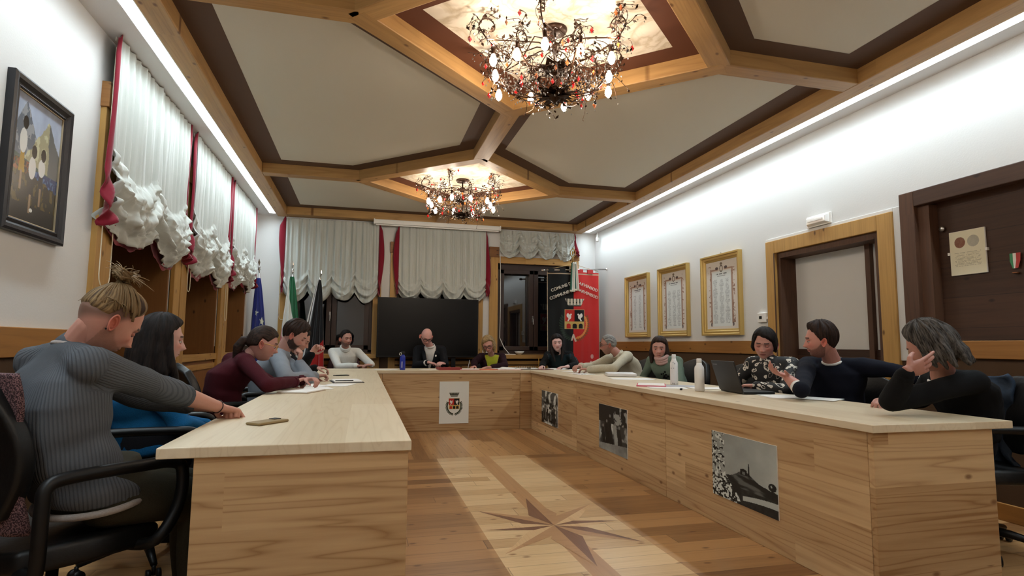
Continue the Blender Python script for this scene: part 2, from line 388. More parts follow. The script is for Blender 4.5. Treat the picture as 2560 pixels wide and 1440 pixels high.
# left wall window niches: pine boards, panelled reveals, windows
def post_left(y0, y1, top=2.62):
    trim(m_postZ, XL-.01, XL+.035, y0, y1, .0, top)
    trim(m_block, XL-.01, XL+.05, y0-.01, y1+.01, top, top+.17)
post_left(4.18, 4.41); post_left(5.78, 5.95); post_left(5.975, 6.17); post_left(7.56, 7.70); post_left(7.725, 7.93)
nw = [0]
for (a, b_, z0, z1) in nich:
    trim(m_reveal, XL-.60, XL-.012, b_-.025, b_, 0, 2.7); trim(m_reveal, XL-.60, XL-.012, a, a+.025, 0, 2.7)
    trim(m_postX, XL-.02, XL+.02, a, b_, .90, .97); trim(m_reveal, XL-.05, XL-.02, a, b_, .0, .9)
    trim(m_postX, XL-.02, XL+.005, a, b_, .12, .2); trim(m_postX, XL-.02, XL+.005, a, b_, .80, .86)
    trim(m_postX, XL-.60, XL-.02, a, b_, .94, .955)
    trim(m_reveal, XL-.62, XL, a, b_, 2.7, 2.74)
    nw[0] += 1
    w = empty('window_%d' % nw[0]); w['kind'] = 'structure'
    B('glass_pane', m_glass, XL-.615, XL-.60, a+.03, b_-.03, .96, 2.68, w)
    f = MB()
    for y in (a+.03, (a+b_)/2-.05, b_-.13): f.box(XL-.60, XL-.54, y, y+.10, .96, 2.68)
    f.box(XL-.60, XL-.54, a+.03, b_-.03, .96, 1.06); f.box(XL-.60, XL-.54, a+.03, b_-.03, 2.58, 2.68); f.build('window_frame', m_frame, w, bevel=.004)
# back wall boards and windows
for (a, b_) in ((-1.30, -1.15), (.13, .26), (.40, .51), (1.82, 1.96), (2.07, 2.22), (3.55, 3.70)):
    trim(m_postb, a, b_, YB-.035, YB, 0, 2.60); trim(m_block, a-.01, b_+.01, YB-.05, YB, 2.60, 2.78)
for (a, b_) in ((-1.15, .13), (.51, 1.82), (2.22, 3.55)):
    trim(m_linb, a, b_, YB-.03, YB, 2.50, 2.62); trim(m_linb, a-.08, b_+.08, YB-.14, YB, .86, .93)
    trim(m_linb, a, b_, YB-.035, YB, .76, .82); trim(m_linb, a, b_, YB-.02, YB, 0, .74)
    nw[0] += 1
    w = empty('window_%d' % nw[0]); w['kind'] = 'structure'
    B('glass_pane', m_glass, a, b_, YB+.17, YB+.18, .95, 2.52, w)
    f = MB(); mid = (a+b_)/2
    f.box(a, a+.06, YB+.06, YB+.15, .95, 2.52); f.box(b_-.06, b_, YB+.06, YB+.15, .95, 2.52)
    f.box(a, b_, YB+.06, YB+.15, .95, 1.0); f.box(a, b_, YB+.06, YB+.15, 2.40, 2.52); f.build('window_frame', m_frame, w, bevel=.004)
    for (p, q) in ((a+.05, mid-.005), (mid+.005, b_-.05)):
        s = MB(); s.box(p, p+.075, YB+.04, YB+.17, 1.0, 2.40); s.box(q-.075, q, YB+.04, YB+.17, 1.0, 2.40)
        s.box(p, q, YB+.04, YB+.17, 1.0, 1.07); s.box(p, q, YB+.04, YB+.17, 2.33, 2.40); s.build('casement', m_frame, w, bevel=.004)
    h = MB().tube([(mid-.02, YB+.035, 1.55), (mid-.02, YB+.0, 1.55), (mid-.02, YB+.0, 1.45)], .008, 8); h.box(mid-.032, mid-.008, YB+.03, YB+.042, 1.49, 1.60); h.build('window_handle', m_metal, w)
# closed doorway on the right wall
dr = empty('door_1'); dr['kind'] = 'structure'
f = MB(); f.box(XR-.03, XR+.01, 3.60, 3.74, 0, 2.17); f.box(XR-.03, XR+.01, 4.95, 5.08, 0, 2.17); f.box(XR-.03, XR+.01, 3.74, 4.95, 2.04, 2.17)
f.build('door_frame', m_postZ, dr, bevel=.005)
f = MB(); f.box(XR-.034, XR-.03, 4.945, 4.96, 0, 2.04); f.box(XR+.0, XR+.24, 4.90, 4.95, 0, 2.04); f.box(XR+.0, XR+.24, 3.74, 3.79, 0, 2.04); f.box(XR+.0, XR+.24, 3.79, 4.90, 1.985, 2.04)
f.build('door_jamb', m_dkZ, dr)
B('door_panel', m_plaster, XR+.18, XR+.22, 3.79, 4.90, 1.0, 1.985, dr)
B('lower_panel', m_dkY, XR+.165, XR+.2, 3.79, 4.90, 0, 1.08, dr); B('batten', m_dkZ, XR+.14, XR+.18, 3.98, 4.03, 0, 1.985, dr)
trim(m_plaster, XR-.012, XR, 3.60, 5.09, 2.17, 2.20)
# dark panelled niche
f = MB(); f.box(XR-.04, XR+.02, 3.40, 3.52, 1.08, 2.28); f.build('trim_90', m_dkZ, bevel=.006)['kind'] = 'structure'
f = MB(); f.box(XR-.04, XR+.02, 1.2, 3.40, 2.16, 2.28); f.build('trim_91', m_dkY, bevel=.006)['kind'] = 'structure'
f = MB(); f.box(XR+.08, XR+.12, 1.2, 3.43, 1.17, 2.18); f.box(XR-.02, XR+.08, 1.2, 3.43, 1.155, 1.185); f.build('trim_92', m_dkY)['kind'] = 'structure'
f = MB(); f.box(XR+.0, XR+.08, 3.31, 3.42, 1.185, 2.16); f.build('trim_93', m_dkZ)['kind'] = 'structure'

# ------------------------------------------------------------------ linear lights in the soffits
m_led, nl, pl_, NL, LL = newmat('light diffuser')                   # lens throws its light mostly downward
pl_.inputs['Base Color'].default_value = (.9, .9, .9, 1); pl_.inputs['Emission Color'].default_value = (.84, .985, 1.06, 1)
gl = NL('ShaderNodeNewGeometry'); dl = NL('ShaderNodeVectorMath'); dl.operation = 'DOT_PRODUCT'; LL(gl.outputs['Incoming'], dl.inputs[0]); LL(gl.outputs['True Normal'], dl.inputs[1])
ab = NL('ShaderNodeMath'); ab.operation = 'ABSOLUTE'; LL(dl.outputs['Value'], ab.inputs[0]); pw = NL('ShaderNodeMath'); pw.operation = 'POWER'; LL(ab.outputs[0], pw.inputs[0]); pw.inputs[1].default_value = 1.8
ml = NL('ShaderNodeMath'); ml.operation = 'MULTIPLY'; LL(pw.outputs[0], ml.inputs[0]); ml.inputs[1].default_value = LED_POWER; LL(ml.outputs[0], pl_.inputs['Emission Strength'])
for xa, xb, y1, lab in ((-1.478, -1.382, 9.51, 'long linear ceiling light running above the curtained left windows'), (3.772, 3.868, 9.55, 'long linear ceiling light running above the plain right wall with the framed lists')):
    e = empty('linear_light', ((xa+xb)/2, 4, ZS), 0, lab, 'ceiling light')
    d = MB().box(xa+.006-e.location.x, xb-.006-e.location.x, -2-4, y1-4, .006, .012).build('diffuser', m_led, e)
    h = MB(); h.box(xa-e.location.x-.004, xa-e.location.x+.004, -6, y1-4, -.002, .04); h.box(xb-e.location.x-.004, xb-e.location.x+.004, -6, y1-4, -.002, .04); h.build('housing', m_white, e)
# ------------------------------------------------------------------ council desks
TT, TB = .76, .725
def desk_left():
    e = empty('council_desk', (-.2, 4.8, 0), 0, 'long light larch desk on the left with a phone and papers on it', 'desk')
    o = (-.2, 4.8)
    def b(n, m, x0, x1, y0, y1, z0, z1, bv=.003): return B(n, m, x0-o[0], x1-o[0], y0-o[1], y1-o[1], z0, z1, e, bv)
    b('worktop', m_topY, -.627, .177, 2.10, 7.456, TB, TT)
    b('end_panel', m_deskX, -.52, .168, 2.115, 2.145, 0, TB); b('front_panel', m_deskY, .135, .165, 2.147, 7.40, 0, TB)
    for y in (3.9, 5.7): b('divider', m_deskX, -.46, .13, y, y+.03, 0, TB)
def desk_right():
    o = (2.6, 4.8)
    e = empty('council_desk', (*o, 0), 0, 'long light larch desk on the right with three black and white pictures', 'desk')
    def b(n, m, x0, x1, y0, y1, z0, z1, bv=.003): return B(n, m, x0-o[0], x1-o[0], y0-o[1], y1-o[1], z0, z1, e, bv)
    b('worktop', m_topY, 2.168, 2.98, 2.10, 7.456, TB, TT)
    b('end_panel', m_deskX, 2.182, 2.87, 2.115, 2.145, 0, TB)
    for a, c_ in ((2.147, 3.928), (3.932, 5.768), (5.772, 7.45)): b('front_panel', m_deskY, 2.182, 2.212, a, c_, 0, TB)
    for y in (3.9, 5.7): b('divider', m_deskX, 2.214, 2.79, y, y+.03, 0, TB)
def desk_back():
    o = (1.17, 7.85)
    e = empty('council_desk', (*o, 0), 0, 'light larch head desk across the far end, bearing the coat of arms sign', 'desk')
    def b(n, m, x0, x1, y0, y1, z0, z1, bv=.003): return B(n, m, x0-o[0], x1-o[0], y0-o[1], y1-o[1], z0, z1, e, bv)
    b('worktop', m_topX, -.627, 2.98, 7.459, 8.16, TB, TT)
    b('front_panel', m_deskX, .25, 2.03, 7.472, 7.50, 0, TB); b('corner_panel', m_deskX, .14, .247, 7.472, 7.50, 0, TB); b('corner_panel', m_deskX, 2.033, 2.205, 7.472, 7.50, 0, TB)
    b('side_panel', m_deskY, -.60, -.57, 7.52, 8.10, 0, TB); b('side_panel', m_deskY, 2.90, 2.93, 7.52, 8.10, 0, TB)
    return e
desk_left(); desk_right(); desk_back()

# ------------------------------------------------------------------ pictures computed per vertex
m_dye = dyed('printed surface', .55, .3); m_dyegl = dyed('glazed print', .25, .5)
_rs = np.random.RandomState(3)
def vnoise(u, v, f, seed=0, octv=4, fy=None):
    """smooth value noise in 0..1"""
    out = np.zeros_like(u); amp = 1; tot = 0
    for o in range(octv):
        fx_, fy_ = f*2**o, (fy or f)*2**o; rs = np.random.RandomState(seed*31+o); n = 64
        tab = rs.rand(n, n); x, y = u*fx_, v*fy_; i, j = np.floor(x).astype(int), np.floor(y).astype(int); a, b = x-i, y-j
        a, b = a*a*(3-2*a), b*b*(3-2*b); i, j, i1, j1 = i % n, j % n, (i+1) % n, (j+1) % n
        out += amp*((tab[i, j]*(1-a)+tab[i1, j]*a)*(1-b)+(tab[i, j1]*(1-a)+tab[i1, j1]*a)*b); tot += amp; amp *= .5
    return out/tot
def sstep(a, b, x): t = np.clip((x-a)/(b-a), 0, 1); return t*t*(3-2*t)
def mixc(c, col, m): m = np.asarray(m)[..., None]; return c*(1-m)+np.array(col)*m
def inpoly(u, v, P):
    r = np.zeros(u.shape, bool); n = len(P)
    for i in range(n):
        (x1, y1), (x2, y2) = P[i], P[(i+1) % n]
        if y1 == y2: continue
        c_ = ((y1 > v) != (y2 > v)) & (u < (x2-x1)*(v-y1)/(y2-y1)+x1); r ^= c_
    return r
def ell(u, v, cx, cy, rx, ry): return ((u-cx)/rx)**2+((v-cy)/ry)**2 < 1
def seg_d(u, v, x0, y0, x1, y1):
    t = np.clip(((u-x0)*(x1-x0)+(v-y0)*(y1-y0))/((x1-x0)**2+(y1-y0)**2+1e-9), 0, 1)
    return np.hypot(u-x0-t*(x1-x0), v-y0-t*(y1-y0))
def bw_crowd(seed, dark=.25):
    def f(u, v):
        n1 = vnoise(u, v, 5, seed, 4, 7); n2 = vnoise(u+.1*n1, v, 9, seed+1, 3, 4); n3 = vnoise(u, v, 22, seed+5, 2, 14)
        g = sstep(.38, .62, .6*n1+.4*n2)*.75+.06+.2*(n3-.5)
        for k in range(9):                                      # standing figures
            x, h, w = (k+.5)/9+.03*math.sin(k*9+seed), .52+.13*math.sin(k*5.1+seed), .055
            body = (np.abs(u-x-.02*np.sin(v*9+k)) < w*(1-.3*v/h)) & (v < h*.82) & (v > .08+.03*(k % 3)); hd = ell(u, v, x, h*.88, .03, .035)
            g = np.where(body, .10+.25*((k*7+seed) % 3 == 0)+.18*(n3-.4), g); g = np.where(hd, .55, g)
        top = sstep(.72, .80, v+.08*(n1-.5)); g = g*(1-top)+top*(.35+.5*sstep(.45, .55, n2))
        return np.stack([g*.97, g, g*.98], -1)
    return f
def bw_street(u, v):
    n = vnoise(u, v, 6, 11, 4); n2 = vnoise(u, v, 14, 13, 3, 10)
    g = .22+.5*sstep(.45, .65, n)*n2*1.6
    g = np.where(v > .62, .12+.5*sstep(.5, .6, n2)*(u > .55), g)
    for x, w, h, c_ in ((.30, .07, .62, .06), (.42, .09, .75, .08), (.60, .06, .60, .62), (.74, .08, .55, .12), (.16, .06, .5, .1)):
        g = np.where((np.abs(u-x-.03*np.sin(v*8)) < w*(1.1-.6*v)) & (v < h) & (v > .12), c_+.12*(n2-.5), g); g = np.where(ell(u, v, x, h+.03, .03, .035), .5, g)
    g = np.where(v < .13+.1*u, .55+.3*(n-.5), g)
    return np.stack([g*.97, g, g*.99], -1)
def bw_hill(u, v):
    n = vnoise(u, v, 4, 21, 5); n2 = vnoise(u, v, 24, 22, 3)
    g = .60+.14*(n-.5)+.08*sstep(.2, 1, u)
    hill = .40+.10*np.exp(-((u-.52)/.16)**2)-.16*np.abs(u-.55)+.025*vnoise(u, v*0, 20, 5, 3)
    g = np.where(v < hill, .13+.25*sstep(.45, .7, vnoise(u+v, v, 5, 23, 4, 16)), g)
    g = np.where((v < .24) & (u > .45), .10+.12*n2, g)
    road = np.abs(v-(.12+.12*(u-.5)-.2*(u-.75)**2)) < .022*(1+u); g = np.where(road & (u > .5), .72, g)
    ch = ((u > .47) & (u < .57) & (v > .45) & (v < .545-.35*np.abs(u-.52))) | ((np.abs(u-.60) < .011) & (v > .45) & (v < .60)) | ((np.abs(u-.60) < .006) & (v < .635) & (v > .5))
    g = np.where(ch, .09, g); g = np.where((u > .50) & (u < .545) & (v > .46) & (v < .50), .45, g)
    tree = ell(u, v, .93, .41, .055, .055) & (n2 > .3); g = np.where(tree | ((np.abs(u-.93) < .008) & (v > .25) & (v < .4)), .11, g)
    blos = sstep(.28, .12, u-.25*sstep(.45, 0, v)) * (n2 > .5-.35*sstep(.6, 0, v)); sp = vnoise(u, v, 38, 27, 2)
    g = np.where(blos > .35, np.where(sp > .5, .85, .12), g)
    return np.stack([g*.96, g, g*.98], -1)
def flat_x(x, ya, yb, za, zb):       # picture plane facing -x, u runs towards the viewer's right (decreasing y)
    return lambda u, v: np.stack([np.full_like(u, x), ya+(yb-ya)*u, za+(zb-za)*v], -1)
def flat_y(y, xa, xb, za, zb):
    return lambda u, v: np.stack([xa+(xb-xa)*u, np.full_like(u, y), za+(zb-za)*v], -1)
# prints mounted on the right desk front
for (ya, yb, za, zb, fn, n, lab) in ((6.97, 6.36, .155, .54, bw_crowd(4), (150, 110), 'small black and white group photograph on the right desk front, nearest the far corner'),
        (5.16, 4.56, .15, .555, bw_street, (150, 110), 'dark black and white picture of standing figures, in the middle of the right desk front'),
        (3.33, 2.73, .175, .565, bw_hill, (300, 200), 'black and white landscape with hilltop church on the right desk front, nearest the camera')):
    ym, zm = (ya+yb)/2, (za+zb)/2
    p_ = B('mounted_photo', m_paper, 2.176, 2.1815, yb, ya, za, zb); tag(p_, lab, 'picture', 'black and white pictures on the desk front')
    picture('print', *n, flat_x(2.1755, ya, yb, za, zb), fn, m_dye, p_)

def crest(u, v, asp, bg=None, leaf=((.13, .17, .08), (.13, .17, .08))):
    """civic arms: crown, quartered shield with two birds and a bridge, laurel wreath; u,v in 0..1 box of aspect asp=w/h"""
    x = (u-.5)*asp; y = v-.5; c = bg.copy()
    for s_ in (-1, 1):                                                 # wreath
        for k in range(13):
            t = -math.pi/2+s_*(.12+k*.155); R_ = .355
            px_, py_ = R_*math.cos(t)*.80, -.10+R_*math.sin(t)*.88
            for q in (-1, 1):
                a = t+s_*math.pi/2*.9+q*.75; dx, dy = x-px_-.03*math.cos(a), y-py_-.03*math.sin(a)
                rx, ry = dx*math.cos(a)+dy*math.sin(a), -dx*math.sin(a)+dy*math.cos(a)
                c = mixc(c, np.array(leaf[0 if s_ < 0 else 1])*(1+.25*q), ((rx/.042)**2+(ry/.017)**2 < 1)*1.)
    sh = (np.abs(x) < .205) & (y < .19) & (y > -.20+.0*x) & ~((y < -.16) & (np.abs(x) > .20-(.0-.16-y)*0)) 
    shb = (np.abs(x) < .218) & (y < .203) & (y > -.213)
    c = mixc(c, (.72, .62, .42), shb*1.); red, blk, gold = (.72, .16, .13), (.06, .05, .06), (.74, .62, .35)
    c = mixc(c, red, (sh & (x < 0))*1.); c = mixc(c, blk, (sh & (x >= 0))*1.)
    for s_ in (-1, 1):                                                 # two facing birds
        bx = s_*.105; m = ell(x, y, bx, .045, .035, .05) | ell(x, y, bx+s_*.035, .075, .030, .045) | ell(x, y, bx-s_*.03, .095, .018, .018) | (seg_d(x, y, bx, .02, bx+s_*.03, -.035) < .014)
        c = mixc(c, (.88, .85, .82), m*1.)
    br = sh & (y < -.055); c = mixc(c, gold, br*1.)
    for bx in (-.125, -.005+.01, .13): c = mixc(c, red if bx < 0 else blk, (br & (np.abs(x-bx) < .045) & (y < -.10) & ((y < -.13) | ell(x, y, bx, -.13, .045, .035)))*1.)
    cr = (y > .265) & (y < .42) & (np.abs(x) < .13+.5*(y-.265)); c = mixc(c, (.50, .50, .45), cr*1.)
    c = mixc(c, (.13, .13, .11), (cr & (np.abs(y-.345+.15*x*x) < .014))*1.); c = mixc(c, (.13, .13, .11), (cr & (y > .36) & (np.sin(x*140) > .2))*1.)
    c = mixc(c, (.16, .15, .12), (cr & (y < .285))*1.)
    return c
m_sign = plain('sign board', 'dfe0dc', .35, spec=.4)
sg = B('coat_of_arms_sign', m_sign, .965, 1.345, 7.462, 7.4715, .09, .62); tag(sg, 'white upright panel with a small civic coat of arms on the head desk front', 'sign')
def signf(u, v):
    bg = np.ones(u.shape+(3,))*np.array([.87, .88, .86])
    uu, vv = (u-.5)/.66+.5, (v-.475)/.62+.5; c = crest(uu, vv, (.38*.66)/(.53*.62), bg); ok = ((vv > -.02) & (vv < 1) & (uu > -.1) & (uu < 1.1))[..., None]
    return np.where(ok, c, bg)
picture('print', 170, 240, flat_y(7.4613, .967, 1.343, .092, .618), signf, m_dye, sg)

# ------------------------------------------------------------------ framed lists on the right wall
m_gold = plain('gilded frame', 'c4a563', .38, metal=.45, bump=.2, bscale=40)
m_goldp = plain('gold paint light', 'd8bd7c', .4, metal=.3)
def listpic(cols, seed):
    def f(u, v):
        c = np.ones(u.shape+(3,))*np.array([.86, .83, .80]); edge = (.62, .47, .40)
        fr = (np.abs(np.abs(u-.5)-.335) < .022) & (v > .09) & (v < .87) | ((np.abs(v-.865) < .012) & (np.abs(u-.5) < .345) & (np.abs(u-.5) > .09))
        c = mixc(c, edge, fr*.75); c = mixc(c, (.30, .25, .26), ((np.abs(np.abs(u-.5)-.305) < .006) & (v > .08) & (v < .83))*.8)
        o = vnoise(u, v, 26, seed, 2, 50); c = mixc(c, (.55, .42, .36), ((np.abs(np.abs(u-.5)-.37) < .035) & (o > .62) & (v > .1) & (v < .93))*.8)
        for s_ in (-1, 1):
            c = mixc(c, (.28, .24, .26), (ell(u, v, .5+s_*.34, .075, .02, .03) | ell(u, v, .5+s_*.14, .885, .05, .02))*.8)
        c = mixc(c, (.86, .88, .88), (np.abs(u-.5) < .295)*(v < .84)*(v > .05)*1.)
        c = mixc(c, (.42, .38, .36), (ell(u, v, .5, .875, .055, .05) & ~ell(u, v, .5, .875, .035, .035))*1.); c = mixc(c, (.5, .45, .4), (ell(u, v, .5, .945, .04, .02))*1.)
        c = mixc(c, (.35, .36, .38), ((np.abs(v-.80) < .008) & (np.abs(u-.5) < .17) & (vnoise(u, v, 40, seed+2, 1, 3) > .35))*.8)
        c = mixc(c, (.45, .46, .48), ((np.abs(v-.77) < .005) & (np.abs(u-.5) < .13))*.6)
        for k, (cx, top) in enumerate(cols):
            row = np.floor(v*85); wv = vnoise(row/85, u*0+k, 30, seed+k, 1); m = (np.abs(u-cx) < .03+.05*wv) & (v < top) & (v > .09) & ((v*85) % 1 < .55) & (vnoise(u, v, 50, seed+7, 1, 85) > .3)
            c = mixc(c, (.60, .62, .64), m*.75)
        return c
    return f
for (ya, yb, za, zb, cols, lab) in ((8.38, 7.63, 1.225, 2.165, ((.36, .70), (.62, .70)), 'gilt framed list of names on the right wall, farthest from the camera'),
        (7.33, 6.565, 1.225, 2.165, ((.32, .68), (.52, .68), (.70, .68)), 'gilt framed list of names on the right wall, between two others'),
        (6.25, 5.50, 1.225, 2.17, ((.30, .73), (.5, .73), (.68, .72)), 'gilt framed list of names on the right wall, nearest the pine doorway')):
    e = empty('framed_list', (XR, (ya+yb)/2, za), 0, lab, 'framed document', 'framed lists on the right wall')
    cy_ = (ya+yb)/2; w2 = (ya-yb)/2; h_ = zb-za
    # moulded frame: sweep a profile round the rectangle
    prof = [(0, 0), (0, .05), (.018, .05), (.026, .034), (.048, .034), (.056, .022), (.075, .018), (.075, 0)]
    V = []; F = []; n_ = len(prof)
    for (sy_, sz_) in ((-1, 0), (1, 0), (1, 1), (-1, 1)):
        for (d, out) in prof: V.append((-out, sy_*(w2-d), (h_-d) if sz_ else d))
    for i in range(4):
        for k in range(n_-1): a_, b_ = i*n_+k, ((i+1) % 4)*n_+k; F.append((a_, b_, b_+1, a_+1))
    MB().add(V, F).build('frame', m_gold, e)
    bk = B('backing', m_paper, -.012, 0, -w2+.06, w2-.06, .06, h_-.06, e)
    cc = cols; sd = int(cy_*10)
    picture('sheet', 120, 190, lambda u, v, w2=w2, h_=h_: np.stack([np.full_like(u, -.0135), (w2-.065)*(1-2*u), .065+(h_-.13)*v], -1), listpic(cc, sd), m_dyegl, e)
    MB().ball((-.012, 0, h_+.02), .008, 8, 5).build('hook', m_metal, e)

# ------------------------------------------------------------------ oil style picture on the left wall
def alpine(u, v):
    n = vnoise(u, v, 5, 41, 5); n2 = vnoise(u, v, 16, 42, 4); n3 = vnoise(u, v, 40, 43, 2)
    c = np.ones(u.shape+(3,))*np.array([.62, .66, .74])*(.85+.3*n[..., None])
    m1 = v < .93-1.1*np.abs(u-.22)+.05*n2; c = mixc(c, (.38, .41, .45), m1*1.); c = mixc(c, (.55, .56, .58), (m1 & (n2 > .55))*1.)
    m2 = v < .86-.85*np.abs(u-.70)+.06*n2; c = mixc(c, (.60, .58, .47), m2*1.); c = mixc(c, (.36, .37, .37), (m2 & (u > .68+.1*n) )*1.); c = mixc(c, (.72, .70, .58), (m2 & (n2 > .58) & (u < .7))*1.)
    vil = (v < .50) & (v > .42) & (u > .55); c = mixc(c, (.25, .32, .30), (v < .52-.1*u)*1.)
    lake = (v < .44) & (v > .24) & (u > .45); c = mixc(c, (.10, .20, .38), lake*1.); c = mixc(c, (.25, .38, .55), (lake & (n3 > .62))*1.)
    gr = v < .30+.12*(1-u)+.05*n2; gr |= (u < .42) & (v < .48); c = mixc(c, (.13, .12, .08), gr*1.); c = mixc(c, (.33, .28, .14), (gr & (n2 > .56))*1.); c = mixc(c, (.05, .05, .05), (v < .14)*1.)
    c = mixc(c, (.55, .28, .14), (gr & (v > .38) & (n3 > .5) & (u < .4))*.8)
    for x, f_, s_, sk in ((.20, .36, 1.0, (.62, .48, .10)), (.42, .20, .92, (.05, .05, .09)), (.62, .28, .75, (.07, .07, .10))):
        hd = f_+.42*s_
        c = mixc(c, sk, (inpoly(u, v, [(x-.055, f_+.02), (x+.065, f_+.02), (x+.035, f_+.19*s_), (x-.035, f_+.19*s_)]))*1.)
        c = mixc(c, (.80, .79, .77), (ell(u, v, x, f_+.27*s_, .075, .10*s_))*1.)
        c = mixc(c, (.05, .045, .05), (ell(u, v, x+.02, hd, .055, .055))*1.)
        c = mixc(c, (.55, .45, .35), ((np.abs(u-x) < .02) & (v < f_+.03) & (v > f_-.12))*1.)
    c = mixc(c, (.85, .84, .80), ell(u, v, .46, .075+.03, .035, .016)*1.)
    return c
m_frb = plain('black picture frame', '1c1c20', .35, bump=.2, bscale=50)
e = empty('framed_painting', (XL, 3.48, 1.63), 0, 'dark framed mountain lake picture with three figures, on the left wall', 'picture')
prof = [(0, 0), (0, .035), (.012, .042), (.03, .036), (.045, .022), (.06, .028), (.07, .018), (.07, 0)]
w2, h_ = .29, .78; V = []; F = []; n_ = len(prof)
for (sy_, sz_) in ((-1, 0), (1, 0), (1, 1), (-1, 1)):
    for (d, out) in prof: V.append((out, sy_*(w2-d), (h_-d) if sz_ else d))
for i in range(4):
    for k in range(n_-1): a_, b_ = i*n_+k, ((i+1) % 4)*n_+k; F.append((a_, a_+1, b_+1, b_))
MB().add(V, F).build('frame', m_frb, e)
m_gilt = plain('thin gilt line', 'b8a88a', .4, metal=.4)
f = MB()
for a_ in (-1, 1): f.box(.012, .020, a_*(w2-.072)-.002, a_*(w2-.072)+.002, .07, h_-.07)
for z_ in (.07, h_-.07): f.box(.012, .020, -w2+.07, w2-.07, z_-.002, z_+.002)
f.build('inner_slip', m_gilt, e)
B('backing', m_paper, 0, .010, -w2+.06, w2-.06, .06, h_-.06, e)
picture('canvas', 170, 260, lambda u, v: np.stack([np.full_like(u, .0125), (w2-.07)*(2*u-1), .07+(h_-.14)*v], -1), alpine, m_dyegl, e)

# ------------------------------------------------------------------ small wall things
e = empty('emergency_light', (XR, 4.36, 2.205), 0, 'small clear rectangular emergency light above the pine doorway', 'emergency light')
B('back_plate', m_white, -.02, 0, -.145, .145, 0, .105, e, .006)
m_clear = plain('clear lamp cover', 'f4f6f6', .1, spec=.8, coat=.5); f = MB()
f.add([(-.02, -.13, .01), (-.02, .13, .01), (-.02, .13, .095), (-.02, -.13, .095), (-.055, -.11, .025), (-.055, .11, .025), (-.055, .11, .08), (-.055, -.11, .08)], [(4, 5, 6, 7), (0, 1, 5, 4), (1, 2, 6, 5), (2, 3, 7, 6), (3, 0, 4, 7)])
f.build('cover', m_clear, e, bevel=.004); B('tube', m_paper, -.062, -.054, -.09, .09, .045, .06, e)
e = empty('thermostat', (XR, 5.17, 1.35), 0, 'small white wall thermostat beside the pine doorway', 'thermostat')
B('body', m_white, -.03, 0, -.055, .07, 0, .10, e, .006); B('display', m_black, -.032, -.029, .0, .04, .035, .065, e); B('cable_clip', m_white, -.02, 0, -.09, -.05, .03, .055, e)
e = empty('ceiling_spotlight', (XR-.06, 9.44, 2.93), 0, 'tiny white sensor hanging under the ceiling in the far right corner', 'sensor')
MB().lathe([(.022, 0), (.026, .02), (.026, .07), (.01, .085), (.008, .18)], 14).build('body', m_white, e, True); MB().lathe([(.014, -.004), (.016, .0)], 12).build('lens', m_black, e)
def medals(u, v):
    n = vnoise(u, v, 20, 5, 3); c = np.ones(u.shape+(3,))*np.array([.88, .86, .76])
    c = mixc(c, (.48, .30, .24), ell(u, v, .30, .74, .155, .125)*(.75+.25*n)); c = mixc(c, (.66, .65, .60), ell(u, v, .68, .74, .165, .13)*(.7+.3*n))
    for k in range(11): c = mixc(c, (.62, .60, .52), ((np.abs(v-(.50-.03*k)) < .006) & (np.abs(u-.5) < .38-.03*(k % 3)) & (vnoise(u, v, 40, k, 1, 2) > .35))*.7)
    return c
e = empty('pinned_sheet', (XR+.078, 3.10, 1.615), 0, 'cream sheet showing two round medals, clipped to the dark panelled niche', 'notice')
B('board', m_paper, -.012, 0, -.125, .125, 0, .315, e, .002); picture('sheet', 120, 150, lambda u, v: np.stack([np.full_like(u, -.0132), .123*(1-2*u), .002+.311*v], -1), medals, m_dye, e)
for y_ in (-.13, .13): B('clip', m_white, -.018, 0, y_-.008, y_+.008, .15, .17, e)
e = empty('rosette_ribbon', (XR+.078, 2.80, 1.62), 0, 'small green, white and red ribbon medal beside the cream sheet', 'medal')
for k, (cn, y_) in enumerate((('2f8a5a', .022), ('e6e6e0', .0), ('b5302c', -.022))):
    MB().add([(-.004-.004*k, y_-.014, .10), (-.004-.004*k, y_+.014, .10), (-.010-.004*k, .006-.010*k+.012, .0), (-.010-.004*k, .006-.010*k-.006, .0), (-.007-.004*k, y_-.012, .05), (-.007-.004*k, y_+.013, .05)], [(0, 1, 5, 4), (4, 5, 2, 3)]).build('ribbon', plain('rib'+cn, cn, .5), e)
MB().lathe([(.002, -.003), (.02, -.003), (.02, .003), (.002, .003)], 16).build('medal_disc', plain('bronze', '8a5a3a', .35, metal=.8), e, loc=(-.012, 0, -.03))
o = MB().ball((0, 0, 0), (.012, .022, .022), 14, 8).build('door_knob', m_metal, None, True, loc=(XR+.06, 3.27, 1.97)); tag(o, 'small round metal knob on the dark niche planks, above the cream sheet', 'knob')

